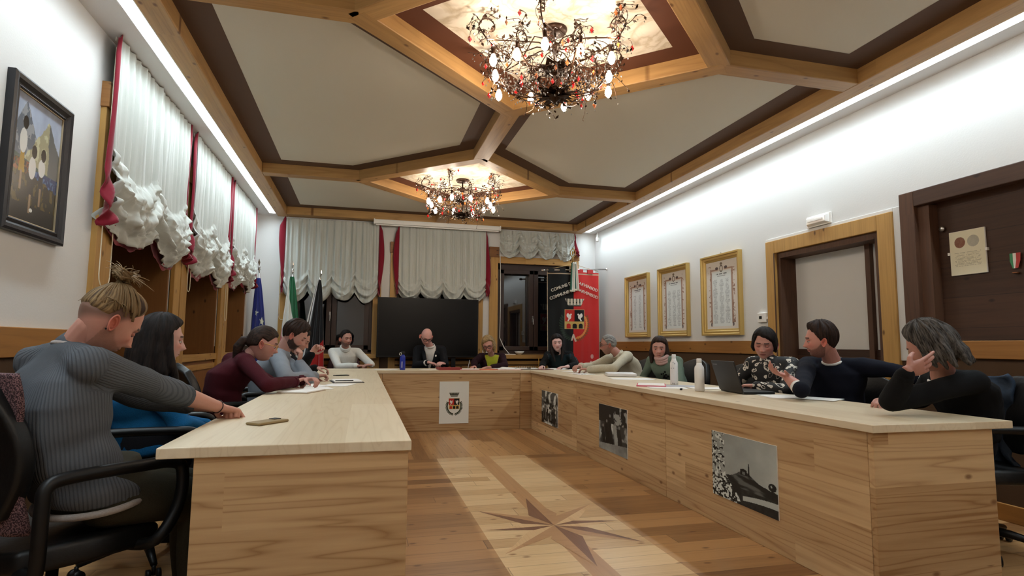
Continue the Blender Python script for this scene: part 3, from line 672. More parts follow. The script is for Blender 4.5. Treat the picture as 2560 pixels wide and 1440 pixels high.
# ------------------------------------------------------------------ austrian curtains
m_cur = plain('curtain cloth', 'bbbeb8', .85, spec=.15, bump=.25, bscale=260, sheen=.3); m_red = plain('wine red lining', '7a1226', .8, spec=.15, sheen=.3)
def curtain(name, org, along, out, width, z1, z0, nsw, label, group, seed, gath=.30, lift=.12, puff=.12, redl=True, redr=True, under=True, crump=.10):
    """org: top left corner (world), along: unit dir of the width, out: unit dir into the room"""
    e = empty(name, tuple(org)[:2]+(z0,), 0, label, 'curtain', group)
    A_, O_ = np.array(along, float), np.array(out, float); H_ = z1-z0; rs = np.random.RandomState(seed)
    ph = rs.rand(12)*6.28
    def fold(u, v, base=0.):
        s = (u*nsw) % 1.0; sw = 1-(2*s-1)**2                              # 0 at cords, 1 mid swag
        k = np.minimum((u*nsw).astype(int), nsw-1); amp = np.array([.85+.3*rs_k for rs_k in kk])[k]
        bottom = H_*0+lift*(1-sw*amp)                                     # how far the hem is drawn up
        z = bottom+(H_-bottom)*v
        pl = (.013*np.sin(u*width*62+2.6*np.sin(u*9+ph[0])+.9*v)+.008*np.sin(u*width*113+ph[1]+v*1.5)+.012*(vnoise(u*width, v*.3, 14, seed+11, 2)-.5))*(1.1-.5*sstep(.75, 1, v))
        g = np.clip((gath*H_-(z-bottom))/(gath*H_), 0, 1)                 # 1 at hem, 0 above the gathers
        c2 = sw*lift*.9
        tz = (z-bottom)+0
        hf = np.sin((tz/(gath*H_))*math.pi*5.2+1.3*sw+ph[2]+2.0*np.sin(u*7+ph[3])+.8*vnoise(u, v, 7, seed, 2)*6)
        bulge = puff*np.sin(np.clip(g, 0, 1)*math.pi*.92)**.8*(.35+.65*sw**.6)
        wob = (vnoise(u, v, 10, seed+3, 3)-.5)
        d = .03+pl*(1-.75*g)+bulge+g**.6*(.022+.018*(1-sw))*hf+.07*g*wob+.016*(vnoise(u, v, 16, seed+4, 2, 3)-.5)+g**.5*.035*(vnoise(u*width, v*H_, 16, seed+9, 3)-.5)-crump*g**.5*(np.abs(vnoise(u*width+.03*hf, v*H_, 7, seed+21, 2, 13)-.5)+.6*np.abs(vnoise(u*width, v*H_+.02*hf, 13, seed+22, 2, 26)-.5))
        zz = z-.020*g*np.cos((tz/(gath*H_))*math.pi*5.2+1.3*sw)*(.5+.5*sw)+.035*g*wob
        du = (.5-s)*g*.20*(1-sw)/nsw*0+.012*g*wob
        return (u+du)*width, d, zz
    kk = rs.rand(nsw)
    def pos(u, v):
        x, d, z = fold(u, v)
        off = np.array([org[0], org[1], 0])-np.array([org[0], org[1], 0])
        return x[..., None]*A_+d[..., None]*O_+z[..., None]*np.array([0, 0, 1.])
    V, F, u, v = grid(int(70*nsw), 120, pos); me = fast_mesh(V, F); o = link('cloth', me, m_cur, e, True)
    sd = o.modifiers.new('thickness', 'SOLIDIFY'); sd.thickness = .003
    for side, on in ((0, redl), (1, redr)):
        if not on: continue
        w_ = .085
        def posr(u, v, side=side):
            s_ = -1 if side == 0 else 1
            x = (0 if side == 0 else width)+s_*(u*w_*(.75+.35*np.sin(v*5+seed+side))*(.5+.5*sstep(1.0, .9, v)))
            g = np.clip((.3-v)/.3, 0, 1); d = .025+.02*np.sin(u*3)+g*(.05*np.sin(v*40+u*4)+.02)
            return x[..., None]*A_+d[..., None]*O_+(.02*np.sin(u*5)+lift*.6+(H_-lift*.6)*v)[..., None]*np.array([0, 0, 1.])
        V, F, u, v = grid(8, 60, posr); o = link('lining', fast_mesh(V, F), m_red, e, True); o['label'] = 'wine red lining edge'; sd = o.modifiers.new('thickness', 'SOLIDIFY'); sd.thickness = .004
    # gathered lining underneath
    if not under:
        p1 = A_*width+O_*.006; p0 = O_*.002; lo, hi = np.minimum(p0, p1), np.maximum(p0, p1); B('rail', m_white, lo[0], hi[0], lo[1], hi[1], H_-.03, H_-.002, e); return e
    def posu(u, v):
        x, d, z = fold(u*.96+.02, v*.22); return x[..., None]*A_+(d*.25)[..., None]*O_+(z-.02+.012*np.sin(u*40))[..., None]*np.array([0, 0, 1.])
    V, F, u, v = grid(60*1, 14, posu); o = link('underside_lining', fast_mesh(V, F), m_red, e, True); o['label'] = 'wine red lining showing below'
    p1 = A_*width+O_*.006; p0 = O_*.002; lo, hi = np.minimum(p0, p1), np.maximum(p0, p1)
    B('rail', m_white, lo[0], hi[0], lo[1], hi[1], H_-.03, H_-.002, e)
    return e
gL, gB = 'gathered curtains over the left windows', 'gathered curtains over the far windows'
XLc = XL+.055
curtain('gathered_curtain', (XLc, 4.17, 0), (0, 1, 0), (1, 0, 0), 1.60, 3.10, 1.74, 2, 'off white gathered curtain on the left wall, nearest the framed picture', gL, 1, gath=.34, lift=.16, puff=.12, crump=.15)
curtain('gathered_curtain', (XLc, 5.99, 0), (0, 1, 0), (1, 0, 0), 1.54, 3.10, 1.72, 2, 'off white gathered curtain on the left wall, middle of the three', gL, 2, gath=.36, lift=.18, puff=.09, crump=.15)
curtain('gathered_curtain', (XLc, 7.70, 0), (0, 1, 0), (1, 0, 0), 1.50, 3.10, 1.80, 2, 'off white gathered curtain on the left wall, nearest the far corner', gL, 3, gath=.34, lift=.18, puff=.08, crump=.15)
curtain('gathered_curtain', (-1.24, YB-.05, 0), (1, 0, 0), (0, -1, 0), 1.44, 3.07, 1.76, 4, 'off white gathered curtain behind the flags, over the far left window', gB, 4, gath=.28, lift=.17, puff=.06, under=False)
curtain('gathered_curtain', (.53, YB-.05, 0), (1, 0, 0), (0, -1, 0), 1.46, 3.04, 1.80, 4, 'off white gathered curtain above the large black screen', gB, 5, gath=.22, lift=.15, puff=.06, under=False)
curtain('gathered_curtain', (2.24, YB-.05, 0), (1, 0, 0), (0, -1, 0), 1.36, 3.07, 2.60, 4, 'short bunched up gathered curtain over the far right window', gB, 6, gath=.85, lift=.12, puff=.05, redl=False, under=False)
# pull cords
m_cord = plain('bead chain', 'e8e0c8', .5)
def cord(name, P, lab):
    o = MB().tube(P, .0035, 6).build(name, m_cord, None, True); tag(o, lab, 'cord', 'bead pull cords')
def loop(x, y, ztop, zbot, ax=(0, 1), w=.045):
    P = []
    for z in np.linspace(ztop, zbot, 12): P.append((x-ax[0]*w, y-ax[1]*w, z))
    for t in np.linspace(0, math.pi, 8)[1:-1]: P.append((x-ax[0]*w*math.cos(t), y-ax[1]*w*math.cos(t), zbot-w*math.sin(t)))
    for z in np.linspace(zbot, ztop, 12): P.append((x+ax[0]*w, y+ax[1]*w, z))
    return P
cord('bead_cord', loop(XL+.07, 4.24, 3.02, 1.52, w=.08), 'looped bead cord hanging on the left wall beside the nearest window post')
cord('bead_cord', loop(XL+.07, 6.08, 2.9, 1.62), 'looped bead cord hanging on the post between the near and middle left windows')
cord('bead_cord', loop(XL+.07, 7.66, 2.9, 1.40), 'looped bead cord hanging on the post between the middle and far left windows')
cord('bead_cord', loop(-1.24, YB-.05, 3.0, 1.50, ax=(1, 0)), 'looped bead cord hanging on the far wall post behind the flags')
P = [(2.24, YB-.045, 3.05)]+[(2.24+.02*math.sin(t*3), YB-.045-.02*t, 3.0-2.1*t) for t in np.linspace(0, .85, 14)]+[(2.32, YB-.1, 1.05), (2.40, YB-.12, .95), (2.42, YB-.12, .93)]
o = MB().tube(P, .006, 6).build('cable', m_white, None, True); tag(o, 'thin white cable running down beside the far right window to its sill', 'cable')
# projection screen case and black display
e = empty('projection_screen', (1.16, YB-.19, 3.03), 0, 'rolled up white projection screen case under the far ceiling beam', 'projection screen')
MB().box(-1.04, 1.04, -.05, .04, 0, .075).build('case', m_white, e, bevel=.012); B('bottom_bar', m_white, -1.02, 1.02, -.03, .0, -.02, -.002, e, .004)
for s_ in (-1, 1): B('end_cap', m_white, s_*1.045-.01, s_*1.045+.01, -.055, .045, -.004, .08, e, .004)
e = empty('display_screen', (1.02, YB-.26, .88), 0, 'large black flat display standing behind the head desk', 'display')
m_scr = plain('display glass', '040405', .30, spec=.22)
B('bezel', m_black, -.815, .815, -.03, .04, 0, .955, e, .006); B('screen', m_scr, -.795, .795, -.034, -.0301, .03, .94, e)
f = MB(); f.box(-.5, .5, -.15, .10, -.88, -.84); f.box(-.45, -.38, 0, .05, -.84, .02); f.box(.38, .45, 0, .05, -.84, .02); f.build('stand', m_black, e)
tv = e
# bowl and papers on the far sill
o = MB().lathe([(.03, 0), (.035, .008), (.06, .02), (.085, .055), (.08, .055), (.055, .022), (.01, .012)], 24).build('bowl', m_white, None, True, loc=(2.60, YB-.07, .931)); tag(o, 'shallow white bowl on the far right window sill', 'bowl')
o = MB().box(-.12, .12, -.05, .05, 0, .008).build('envelope', m_paper, None, loc=(2.40, YB-.07, .931), rz=.1); tag(o, 'white envelope on the far right window sill, beside the bowl', 'envelope')
# ------------------------------------------------------------------ chandeliers
m_iron = plain('dark bronze iron', '3a2618', .4, metal=.7, spec=.5); m_bulb = plain('lit bulb', 'fff0d0', .4, emit=(1, .84, .62), estr=BULB_EMIT)
m_redgl = plain('red glass drop', 'c01818', .12, spec=.8, coat=.6); m_amb = plain('amber glass drop', 'b5602c', .15, spec=.8, coat=.6)
m_crys = plain('crystal', '66625c', .08, spec=1., coat=.8); m_blkb = plain('black bead', '0c0a0a', .2, spec=.6)
def leaf(mb, p, d, s, up=(0, 0, 1)):
    p, d = np.array(p, float), np.array(d, float); d /= np.linalg.norm(d)+1e-9; w = np.cross(d, up); w /= np.linalg.norm(w)+1e-9; n = np.cross(w, d)
    V = [p, p+d*s*.4+w*s*.32, p+d*s+n*s*.1, p+d*s*.4-w*s*.32, p+d*s*.42+n*s*.14, p+d*s*.42-n*s*.02]
    mb.add(V, [(0, 1, 4), (1, 2, 4), (2, 3, 4), (3, 0, 4), (1, 0, 5), (2, 1, 5), (3, 2, 5), (0, 3, 5)])
def drop(mb, p, s):
    x, y, z = p; mb.add([(x, y, z), (x+s*.42, y, z-s*.7), (x, y+s*.42, z-s*.7), (x-s*.42, y, z-s*.7), (x, y-s*.42, z-s*.7), (x, y, z-s*1.35)],
        [(0, 1, 2), (0, 2, 3), (0, 3, 4), (0, 4, 1), (5, 2, 1), (5, 3, 2), (5, 4, 3), (5, 1, 4)])
def rosette(mb, c, R_, n, z):
    for k in range(n):
        a = 2*math.pi*k/n; leaf(mb, (c[0]+.2*R_*math.cos(a), c[1]+.2*R_*math.sin(a), z), (math.cos(a), math.sin(a), -.25+.3*(k % 2)), R_*(.85+.15*(k % 2)))
def chandelier(cx, cy, label):
    rg = random.Random(11); e = empty('chandelier', (cx, cy, ZC), 0, label, 'chandelier', 'leafy crystal chandeliers')
    MB().lathe([(.02, -.035), (.075, -.03), (.085, -.012), (.085, -.001)], 24).build('canopy', m_iron, e, True)
    MB().lathe([(.009, -.46), (.009, -.03)], 10).build('stem', m_iron, e, True)
    h = MB(); h.lathe([(.006, -.17), (.03, -.16), (.045, -.135), (.035, -.11), (.012, -.095)], 18); h.build('upper_hub', m_iron, e, True)
    h = MB(); h.lathe([(.01, -.33), (.035, -.315), (.04, -.29), (.012, -.27)], 16); rosette(h, (0, 0), .12, 14, -.28); rosette(h, (0, 0), .09, 10, -.31); h.build('leaf_rosette', m_iron, e)
    h = MB(); h.lathe([(.004, -.52), (.02, -.505), (.055, -.48), (.05, -.455), (.012, -.44)], 16); rosette(h, (0, 0), .125, 16, -.46); rosette(h, (0, 0), .10, 12, -.485); h.build('lower_rosette', m_iron, e)
    bulbs = []; cr = MB(); bb = MB(); reds = []
    for k in range(12):
        a = 2*math.pi*(k+.3)/12; tier = k % 2
        ca, sa = math.cos(a), math.sin(a)
        R1 = .47+.06*rg.random() if tier == 0 else .33+.05*rg.random(); zt = -.10 if tier == 0 else -.20
        m_ = MB(); P = []
        z0 = -.28 if tier == 0 else -.45                               # start on a rosette, swing out and curl up
        for t in np.linspace(0, 1, 22):
            r_ = .03+R1*(1-(1-t)**1.7); z = z0-.04*math.sin(t*math.pi)+ (zt-z0)*t**2.2; w = .12*math.sin(t*3.4+k)
            P.append((r_*math.cos(a+w), r_*math.sin(a+w), z))
        # end scroll
        ex, ey, ez = P[-1]; aa = math.atan2(ey, ex); R_s = .055+.02*rg.random()
        for t in np.linspace(0.15, 4.6, 16):
            rr = R_s*(1-t/7.5); P.append((ex-(R_s-rr*math.cos(t))*math.cos(aa), ey-(R_s-rr*math.cos(t))*math.sin(aa), ez+rr*math.sin(t)))
        m_.tube(P, np.linspace(.0065, .003, len(P)), 6)
        for i in range(4, len(P)-1, 2):
            p = np.array(P[i]); d = np.array([rg.uniform(-1, 1), rg.uniform(-1, 1), rg.uniform(-.6, 1)]); leaf(m_, p, d, rg.uniform(.028, .052))
        for j in range(17):                                            # twigs with leaves, beads and drops
            i = rg.randrange(5, 30); p = np.array(P[min(i, len(P)-1)]); d = np.array([rg.uniform(-1, 1), rg.uniform(-1, 1), rg.uniform(-.8, .9)]); d /= np.linalg.norm(d)
            L_ = rg.uniform(.06, .17); s2 = np.cross(d, [0, 0, 1]); Q = [p+d*L_*t+s2*.03*math.sin(t*6+j)+np.array([0, 0, .025*math.sin(t*4)]) for t in np.linspace(0, 1, 7)]
            m_.tube(Q, .0022, 4)
            for q in Q[2::2]: leaf(m_, q, [rg.uniform(-1, 1), rg.uniform(-1, 1), rg.uniform(-1, 1)], rg.uniform(.018, .038))
            x = rg.random(); q = Q[-1]
            if x < .30: reds.append((q, rg.uniform(.026, .036), rg.random() < .65))
            elif x < .45: bb.ball(tuple(q), .010, 8, 6)
            for _ in range(3): drop(cr, tuple(np.array(Q[rg.randrange(7)])+[rg.uniform(-.02, .02), rg.uniform(-.02, .02), -.01-.04*rg.random()]), rg.uniform(.009, .015))
        m_.build('branch', m_iron, e)
        # lamp holder part way along
        i = 14 if tier == 0 else 20; p = P[i]; hz = p[2]-.01
        hb = MB(); hb.lathe([(.011, -.05), (.014, -.045), (.016, -.005), (.006, .01)], 10, (p[0], p[1], hz)); hb.build('lamp_holder', m_iron, e, True)
        bl = MB().lathe([(.003, -.084), (.016, -.072), (.024, -.052), (.023, -.034), (.013, -.008), (.010, 0)], 14, (p[0], p[1], hz-.048)).build('bulb', m_bulb, e, True)
        lt = bpy.data.lights.new('bulb_light', 'POINT'); lt.energy = BULB_POWER; lt.color = (1, .87, .73); lt.shadow_soft_size = .022
        lo = bpy.data.objects.new('bulb_light', lt); COL.objects.link(lo); lo.parent = e; lo.location = (p[0], p[1], hz+.05 if tier == 0 else hz-.165)
        # spoke from the upper hub
        MB().tube([(0.03*ca, .03*sa, -.135), (.12*ca, .12*sa, -.12), (.24*ca, .24*sa, -.14-.02*tier), (P[16][0], P[16][1], P[16][2])], .0045, 6).build('spoke', m_iron, e)
    for k in range(16):                                               # lower fringe
        a = 2*math.pi*k/16; r_ = .08+.22*rg.random(); q = (r_*math.cos(a), r_*math.sin(a), -.47+.25*r_)
        if k % 2: reds.append((q, .032, rg.random() < .6))
        for _ in range(20):
            aa = rg.uniform(0, 6.28); rr = rg.uniform(.08, .42); drop(cr, (rr*math.cos(aa), rr*math.sin(aa), -.44+.42*rr+rg.uniform(-.04, .03)), rg.uniform(.009, .017))
    for k in range(12):
        a = 2*math.pi*k/12+.1; P = [(.04*math.cos(a), .04*math.sin(a), -.45), (.14*math.cos(a+.1), .14*math.sin(a+.1), -.48), (.24*math.cos(a+.2), .24*math.sin(a+.2), -.45), (.30*math.cos(a+.15), .30*math.sin(a+.15), -.39), (.33*math.cos(a), .33*math.sin(a), -.36)]
        m_ = MB(); m_.tube(P, .0035, 5)
        for q in P[1:]: 
            for _ in range(2): leaf(m_, q, [rg.uniform(-1, 1), rg.uniform(-1, 1), rg.uniform(-1, .5)], .028)
        m_.build('lower_branch', m_iron, e)
    for q, s_, rd in reds:
        m_ = MB(); drop(m_, tuple(q), s_); m_.build('glass_drop', m_redgl if rd else m_amb, e)
    o = cr.build('crystals', m_crys, e); o['kind'] = 'stuff'; bb.build('black_beads', m_blkb, e)
chandelier(CX, centres[1], 'large leafy crystal chandelier nearest the camera, over the floor star')
chandelier(CX, centres[0], 'leafy crystal chandelier farther away, toward the head desk')
chandelier(CX, centres[2], 'leafy crystal chandelier over the near end of the room, unseen and added behind the viewpoint')  # unseen, added along the ceiling pattern to light the near desk ends
# ------------------------------------------------------------------ people
A3_ = np.array
def nrm(v): v = np.asarray(v, float); return v/(np.linalg.norm(v)+1e-12)
class Arr:
    """raw geometry collector that also triangulates nothing and remeshes into one closed skin"""
    def __init__(s): s.m = MB()
    def cap(s, P, R, n=14):
        P = [np.array(p, float) for p in P]; R = list(R)
        # rounded ends
        d0, d1 = nrm(P[0]-P[1]), nrm(P[-1]-P[-2]); Q, RR = [], []
        for t in (.97, .8, .45): Q.append(P[0]+d0*R[0]*t); RR.append(R[0]*math.sqrt(1-t*t))
        Q += P; RR += R
        for t in (.45, .8, .97): Q.append(P[-1]+d1*R[-1]*t); RR.append(R[-1]*math.sqrt(1-t*t))
        s.m.tube(Q, RR, n); return s
    def loft(s, C, A, Bv, ra, rb, n=22):
        C = [np.array(c, float) for c in C]; N = len(C); V = []
        for i in range(N):
            for k in range(n):
                t = 2*math.pi*k/n; ct, st = math.cos(t), math.sin(t)
                e = .82; V.append(C[i]+A[i]*ra[i]*math.copysign(abs(ct)**e, ct)+Bv[i]*rb[i]*math.copysign(abs(st)**e, st))
        F = [(i*n+k, i*n+(k+1) % n, (i+1)*n+(k+1) % n, (i+1)*n+k) for i in range(N-1) for k in range(n)]
        F += [tuple(range(n))[::-1], tuple((N-1)*n+k for k in range(n))]
        s.m.add(V, F); return s
    def ball(s, c, r): s.m.ball(c, r, 16, 10); return s
    def arrays(s): return s.m
def remesh(mb, voxel, smooth=2, fac=.5):
    me = mesh_from(mb.V, mb.F, None, 'tmp'); o = bpy.data.objects.new('tmp', me); COL.objects.link(o)
    r = o.modifiers.new('r', 'REMESH'); r.mode = 'VOXEL'; r.voxel_size = voxel
    if smooth: q = o.modifiers.new('s', 'SMOOTH'); q.iterations = smooth; q.factor = fac
    dg = bpy.context.evaluated_depsgraph_get(); dg.update(); ev = o.evaluated_get(dg); m2 = ev.to_mesh()
    V = np.empty(len(m2.vertices)*3, np.float32); m2.vertices.foreach_get('co', V); V = V.reshape(-1, 3).astype(float)
    F = np.empty(len(m2.loops), np.int32); m2.loops.foreach_get('vertex_index', F); F = F.reshape(-1, 4)
    ev.to_mesh_clear(); bpy.data.objects.remove(o); bpy.data.meshes.remove(me)
    return V, F
def normals(V, F):
    a, b_, c, d = (V[F[:, k]] for k in range(4)); n = np.cross(c-a, d-b_); N = np.zeros_like(V)
    for k in range(4): np.add.at(N, F[:, k], n)
    return N/(np.linalg.norm(N, axis=1)[:, None]+1e-12)
def n3(V, f, seed=0):
    """cheap smooth 3-d noise, -1..1"""
    rs = np.random.RandomState(seed); out = np.zeros(len(V))
    for k in range(7):
        d = rs.randn(3); d *= f*(.6+.9*rs.rand())/np.linalg.norm(d)
        w = rs.randn(3); w *= f*.7/np.linalg.norm(w); out += np.sin(V@d+rs.rand()*6.28+1.6*np.sin(V@w+rs.rand()*6.28))
    return out/4.2
def meshobj(name, V, F, mat, parent=None, dye=None, smooth=True, origin=None):
    V = np.asarray(V, float)
    if origin is not None: V = V-np.array(origin)
    me = fast_mesh(V, F, name)
    if dye is not None:
        A = me.color_attributes.new('dye', 'FLOAT_COLOR', 'POINT'); c = lin(np.clip(dye, 0, 1))
        A.data.foreach_set('color', np.concatenate([c, np.ones((len(c), 1))], 1).astype(np.float32).ravel())
    return link(name, me, mat, parent, smooth)

# ---- head: local x = person's left... right hand side of the face is -x, y forward, z up, eyes at z 0
def head_shape(d, male=True, jaw=1.0, feat=True):
    x, y, z = d[:, 0], d[:, 1], d[:, 2]
    rx = .0765; ry = np.where(y > 0, .093, .103); rz = np.where(z > 0, .122, .118)
    p = 2.25; R = 1/((np.abs(x)/rx)**p+(np.abs(y)/ry)**p+(np.abs(z)/rz)**p)**(1/p)
    P = d*R[:, None]; X, Y, Z = P[:, 0].copy(), P[:, 1].copy(), P[:, 2].copy()
    t = np.clip(-Z/.118, 0, 1)
    X *= 1-(.34/jaw)*t**1.5; fwd = sstep(-.02, .06, Y)
    Y = np.where(Y < 0, Y*(1-.55*t**1.2), Y*(1-.08*t)); Y += .010*t
    X *= 1-.10*sstep(.03, .09, Y)*sstep(.0, .10, Z)
    if feat:
        f = (Y > .02).astype(float)
        def g(cx, cz, sx, sz, a, axx=False):
            w = np.exp(-((np.abs(X)-cx if cx else X)/sx)**2/2-((Z-cz)/sz)**2/2)*f*a; return w
        dy = g(.030, .001, .015, .011, -.011)+g(0, .027, .035, .008, .006)+g(.030, .020, .016, .006, .004)
        nose = np.clip((.016-Z)/.052, 0, 1)*(Z > -.050)*np.exp(-(X/(.0075+.004*np.clip((.016-Z)/.05, 0, 1)))**2/2)
        nose = np.where(Z <= -.036, nose*np.clip((Z+.050)/.014, 0, 1)**.7, nose)
        dy += f*nose*.0225+g(.0125, -.037, .006, .006, .010)
        dy += g(0, -.061, .018, .0038, .0055)+g(0, -.070, .016, .0042, .006)-g(0, -.0655, .020, .0015, .004)-g(0, -.082, .018, .005, .004)
        dy += g(0, -.100, .018, .010, .008)+g(.042, -.018, .016, .013, .004)-g(.045, -.058, .012, .016, .004)
        Y = Y+dy
    return np.stack([X, Y, Z], 1)
def sphere_dirs(nu, nv):
    """sphere directions with poles up/down; denser toward +y"""
    th = np.linspace(0, 2*math.pi, nu, endpoint=False); th = th-.42*np.sin(th)   # th=0 is +y after mapping
    ph = np.linspace(.02, math.pi-.02, nv); ph = ph+.10*np.sin(2*ph)*0
    T_, Pp = np.meshgrid(th, ph, indexing='ij')
    d = np.stack([np.sin(T_)*np.sin(Pp), np.cos(T_)*np.sin(Pp), np.cos(Pp)], -1).reshape(-1, 3)
    i, j = np.meshgrid(np.arange(nu), np.arange(nv-1), indexing='ij'); a = (i*nv+j).ravel(); b_ = (((i+1) % nu)*nv+j).ravel()
    F = np.stack([a, a+1, b_+1, b_], 1)
    return d, F
def ear_geo(side):
    nu, nv = 20, 14; u, v = np.meshgrid(np.linspace(0, 2*math.pi, nu, endpoint=False), np.linspace(0, 1, nv), indexing='ij')
    rr = v; oy = .018*rr*np.cos(u); oz = .032*rr*np.sin(u); 
    oz = oz*(1+.0*u); oy = oy*(1-.25*(np.sin(u) < 0)*np.abs(np.sin(u)))
    hgt = .010*np.exp(-((rr-.86)/.12)**2)+.004-.006*np.exp(-(rr/.42)**2)+.006*np.exp(-((rr-.5)/.12)**2)*(np.cos(u) > -.2)
    X = side*(.071+.012+hgt-.010*(1-rr)*0+.008*np.cos(u+math.pi)*rr); Y = -.006+oy-.004*np.sin(u); Z = -.008+oz
    V = np.stack([X, Y, Z], -1).reshape(-1, 3); inner = np.stack([X-side*.022*(1-.0*rr)-side*.002, Y*.8, Z*.85], -1).reshape(-1, 3)
    i, j = np.meshgrid(np.arange(nu), np.arange(nv-1), indexing='ij'); a = (i*nv+j).ravel(); b_ = (((i+1) % nu)*nv+j).ravel()
    F = np.stack([a, b_, b_+1, a+1], 1); n_ = len(V); Fi = F[:, ::-1]+n_
    k = np.arange(nu); rim = np.stack([k*nv+nv-1, ((k+1) % nu)*nv+nv-1, ((k+1) % nu)*nv+nv-1+n_, k*nv+nv-1+n_], 1)
    return np.concatenate([V, inner]), np.concatenate([F, Fi, rim])
def rotm(yaw, pitch, roll):
    """columns: local x (to the person's right), y forward, z up"""
    f = np.array([math.cos(yaw)*math.cos(pitch), math.sin(yaw)*math.cos(pitch), -math.sin(pitch)])
    rt = np.array([math.sin(yaw), -math.cos(yaw), 0]); up = np.cross(rt, f)
    r2 = rt*math.cos(roll)-up*math.sin(roll); u2 = rt*math.sin(roll)+up*math.cos(roll)
    return np.stack([r2, f, u2], 1)

def hand_geo(A, wrist, fdir, nrmal, side, curl=.5, spread=.12, thumb=.6, size=1.0, curls=None):
    """palm and five separate fingers; fdir = knuckle direction, nrmal = back of the hand, side +1 when the thumb lies toward local +x"""
    f = nrm(fdir); n = np.asarray(nrmal, float); n = nrm(n-f*(n@f)); x = np.cross(f, n)*side; s = size
    W = np.array(wrist, float)
    A.loft([W-f*.015*s, W+f*.02*s, W+f*.055*s, W+f*.088*s], [x]*4, [n]*4, [.026*s, .031*s, .040*s, .039*s], [.019*s, .0165*s, .015*s, .012*s], 14)
    spec = [(.030, .040, .026, .021, .0093), (.010, .045, .029, .022, .0096), (-.0105, .041, .027, .021, .0091), (-.029, .032, .020, .018, .0080)]
    for i, (ox, a, b_, c, r) in enumerate(spec):
        cu = curls[i] if curls is not None else curl*(1+.07*i); p = W+f*.086*s+x*ox*s; d = nrm(f+x*spread*(1.2-i*.8)); pts = [p-d*.018*s, p]; ang = 0
        for L_, w in ((a, .75), (b_, 1.0), (c, .7)):
            ang += cu*w; dd = d*math.cos(ang)-n*math.sin(ang); p = p+dd*L_*s; pts.append(p)
        A.cap(pts, [r*1.08*s, r*1.05*s, r*.98*s, r*.9*s, r*.8*s], 10)
    p = W+f*.022*s+x*.026*s-n*.004*s; d = nrm(f*.55+x*.75-n*.25*(1+thumb)); d2 = nrm(f*.85+x*(.35-.35*thumb)-n*(.2+.5*thumb))
    A.cap([p-d*.012*s, p+d*.034*s, p+d*.034*s+d2*.032*s, p+d*.034*s+d2*.032*s+nrm(d2-x*.3*thumb)*.024*s], [.0145*s, .0120*s, .0105*s, .0085*s], 10)

SKIN = {}
def skinmat():
    if 'skin' in MATS: return MATS['skin']
    m, nt, p, N, L = newmat('skin')
    a = N('ShaderNodeAttribute'); a.attribute_name = 'dye'; tc = N('ShaderNodeTexCoord'); n = N('ShaderNodeTexNoise'); n.inputs['Scale'].default_value = 60; n.inputs['Detail'].default_value = 4
    L(tc.outputs['Object'], n.inputs['Vector']); hs = N('ShaderNodeMix'); hs.data_type = 'RGBA'; hs.blend_type = 'MULTIPLY'; hs.inputs[0].default_value = .25
    L(a.outputs['Color'], hs.inputs[6]); rp = N('ShaderNodeMix'); rp.data_type = 'RGBA'; rp.inputs[6].default_value = (.8, .55, .5, 1); rp.inputs[7].default_value = (1.15, 1.1, 1.05, 1); L(n.outputs[0], rp.inputs[0]); L(rp.outputs[2], hs.inputs[7])
    L(hs.outputs[2], p.inputs['Base Color']); p.inputs['Roughness'].default_value = .5; p.inputs['Specular IOR Level'].default_value = .4
    p.inputs['Subsurface Weight'].default_value = .08; p.inputs['Subsurface Radius'].default_value = (.012, .004, .002); p.inputs['Subsurface Scale'].default_value = .3
    MATS['skin'] = m; return m
def cloth(name, col, rough=.9, bump=.3, scale=300, rib=None, sheen=.0):
    if name in MATS: return MATS[name]
    m, nt, p, N, L = newmat(name); c = hexc(col); tc = N('ShaderNodeTexCoord')
    p.inputs['Roughness'].default_value = rough; p.inputs['Specular IOR Level'].default_value = .2; p.inputs['Sheen Weight'].default_value = sheen; p.inputs['Base Color'].default_value = (*c, 1)
    n = N('ShaderNodeTexNoise'); n.inputs['Scale'].default_value = scale; n.inputs['Detail'].default_value = 3; L(tc.outputs['Object'], n.inputs['Vector'])
    mx = N('ShaderNodeMix'); mx.data_type = 'RGBA'; L(n.outputs[0], mx.inputs[0]); mx.inputs[6].default_value = (*[q*.7 for q in c], 1); mx.inputs[7].default_value = (*[min(1, q*1.3) for q in c], 1); L(mx.outputs[2], p.inputs['Base Color'])
    b = N('ShaderNodeBump'); b.inputs['Strength'].default_value = bump; b.inputs['Distance'].default_value = .003; L(n.outputs[0], b.inputs['Height']); L(b.outputs[0], p.inputs['Normal'])
    MATS[name] = m; return m
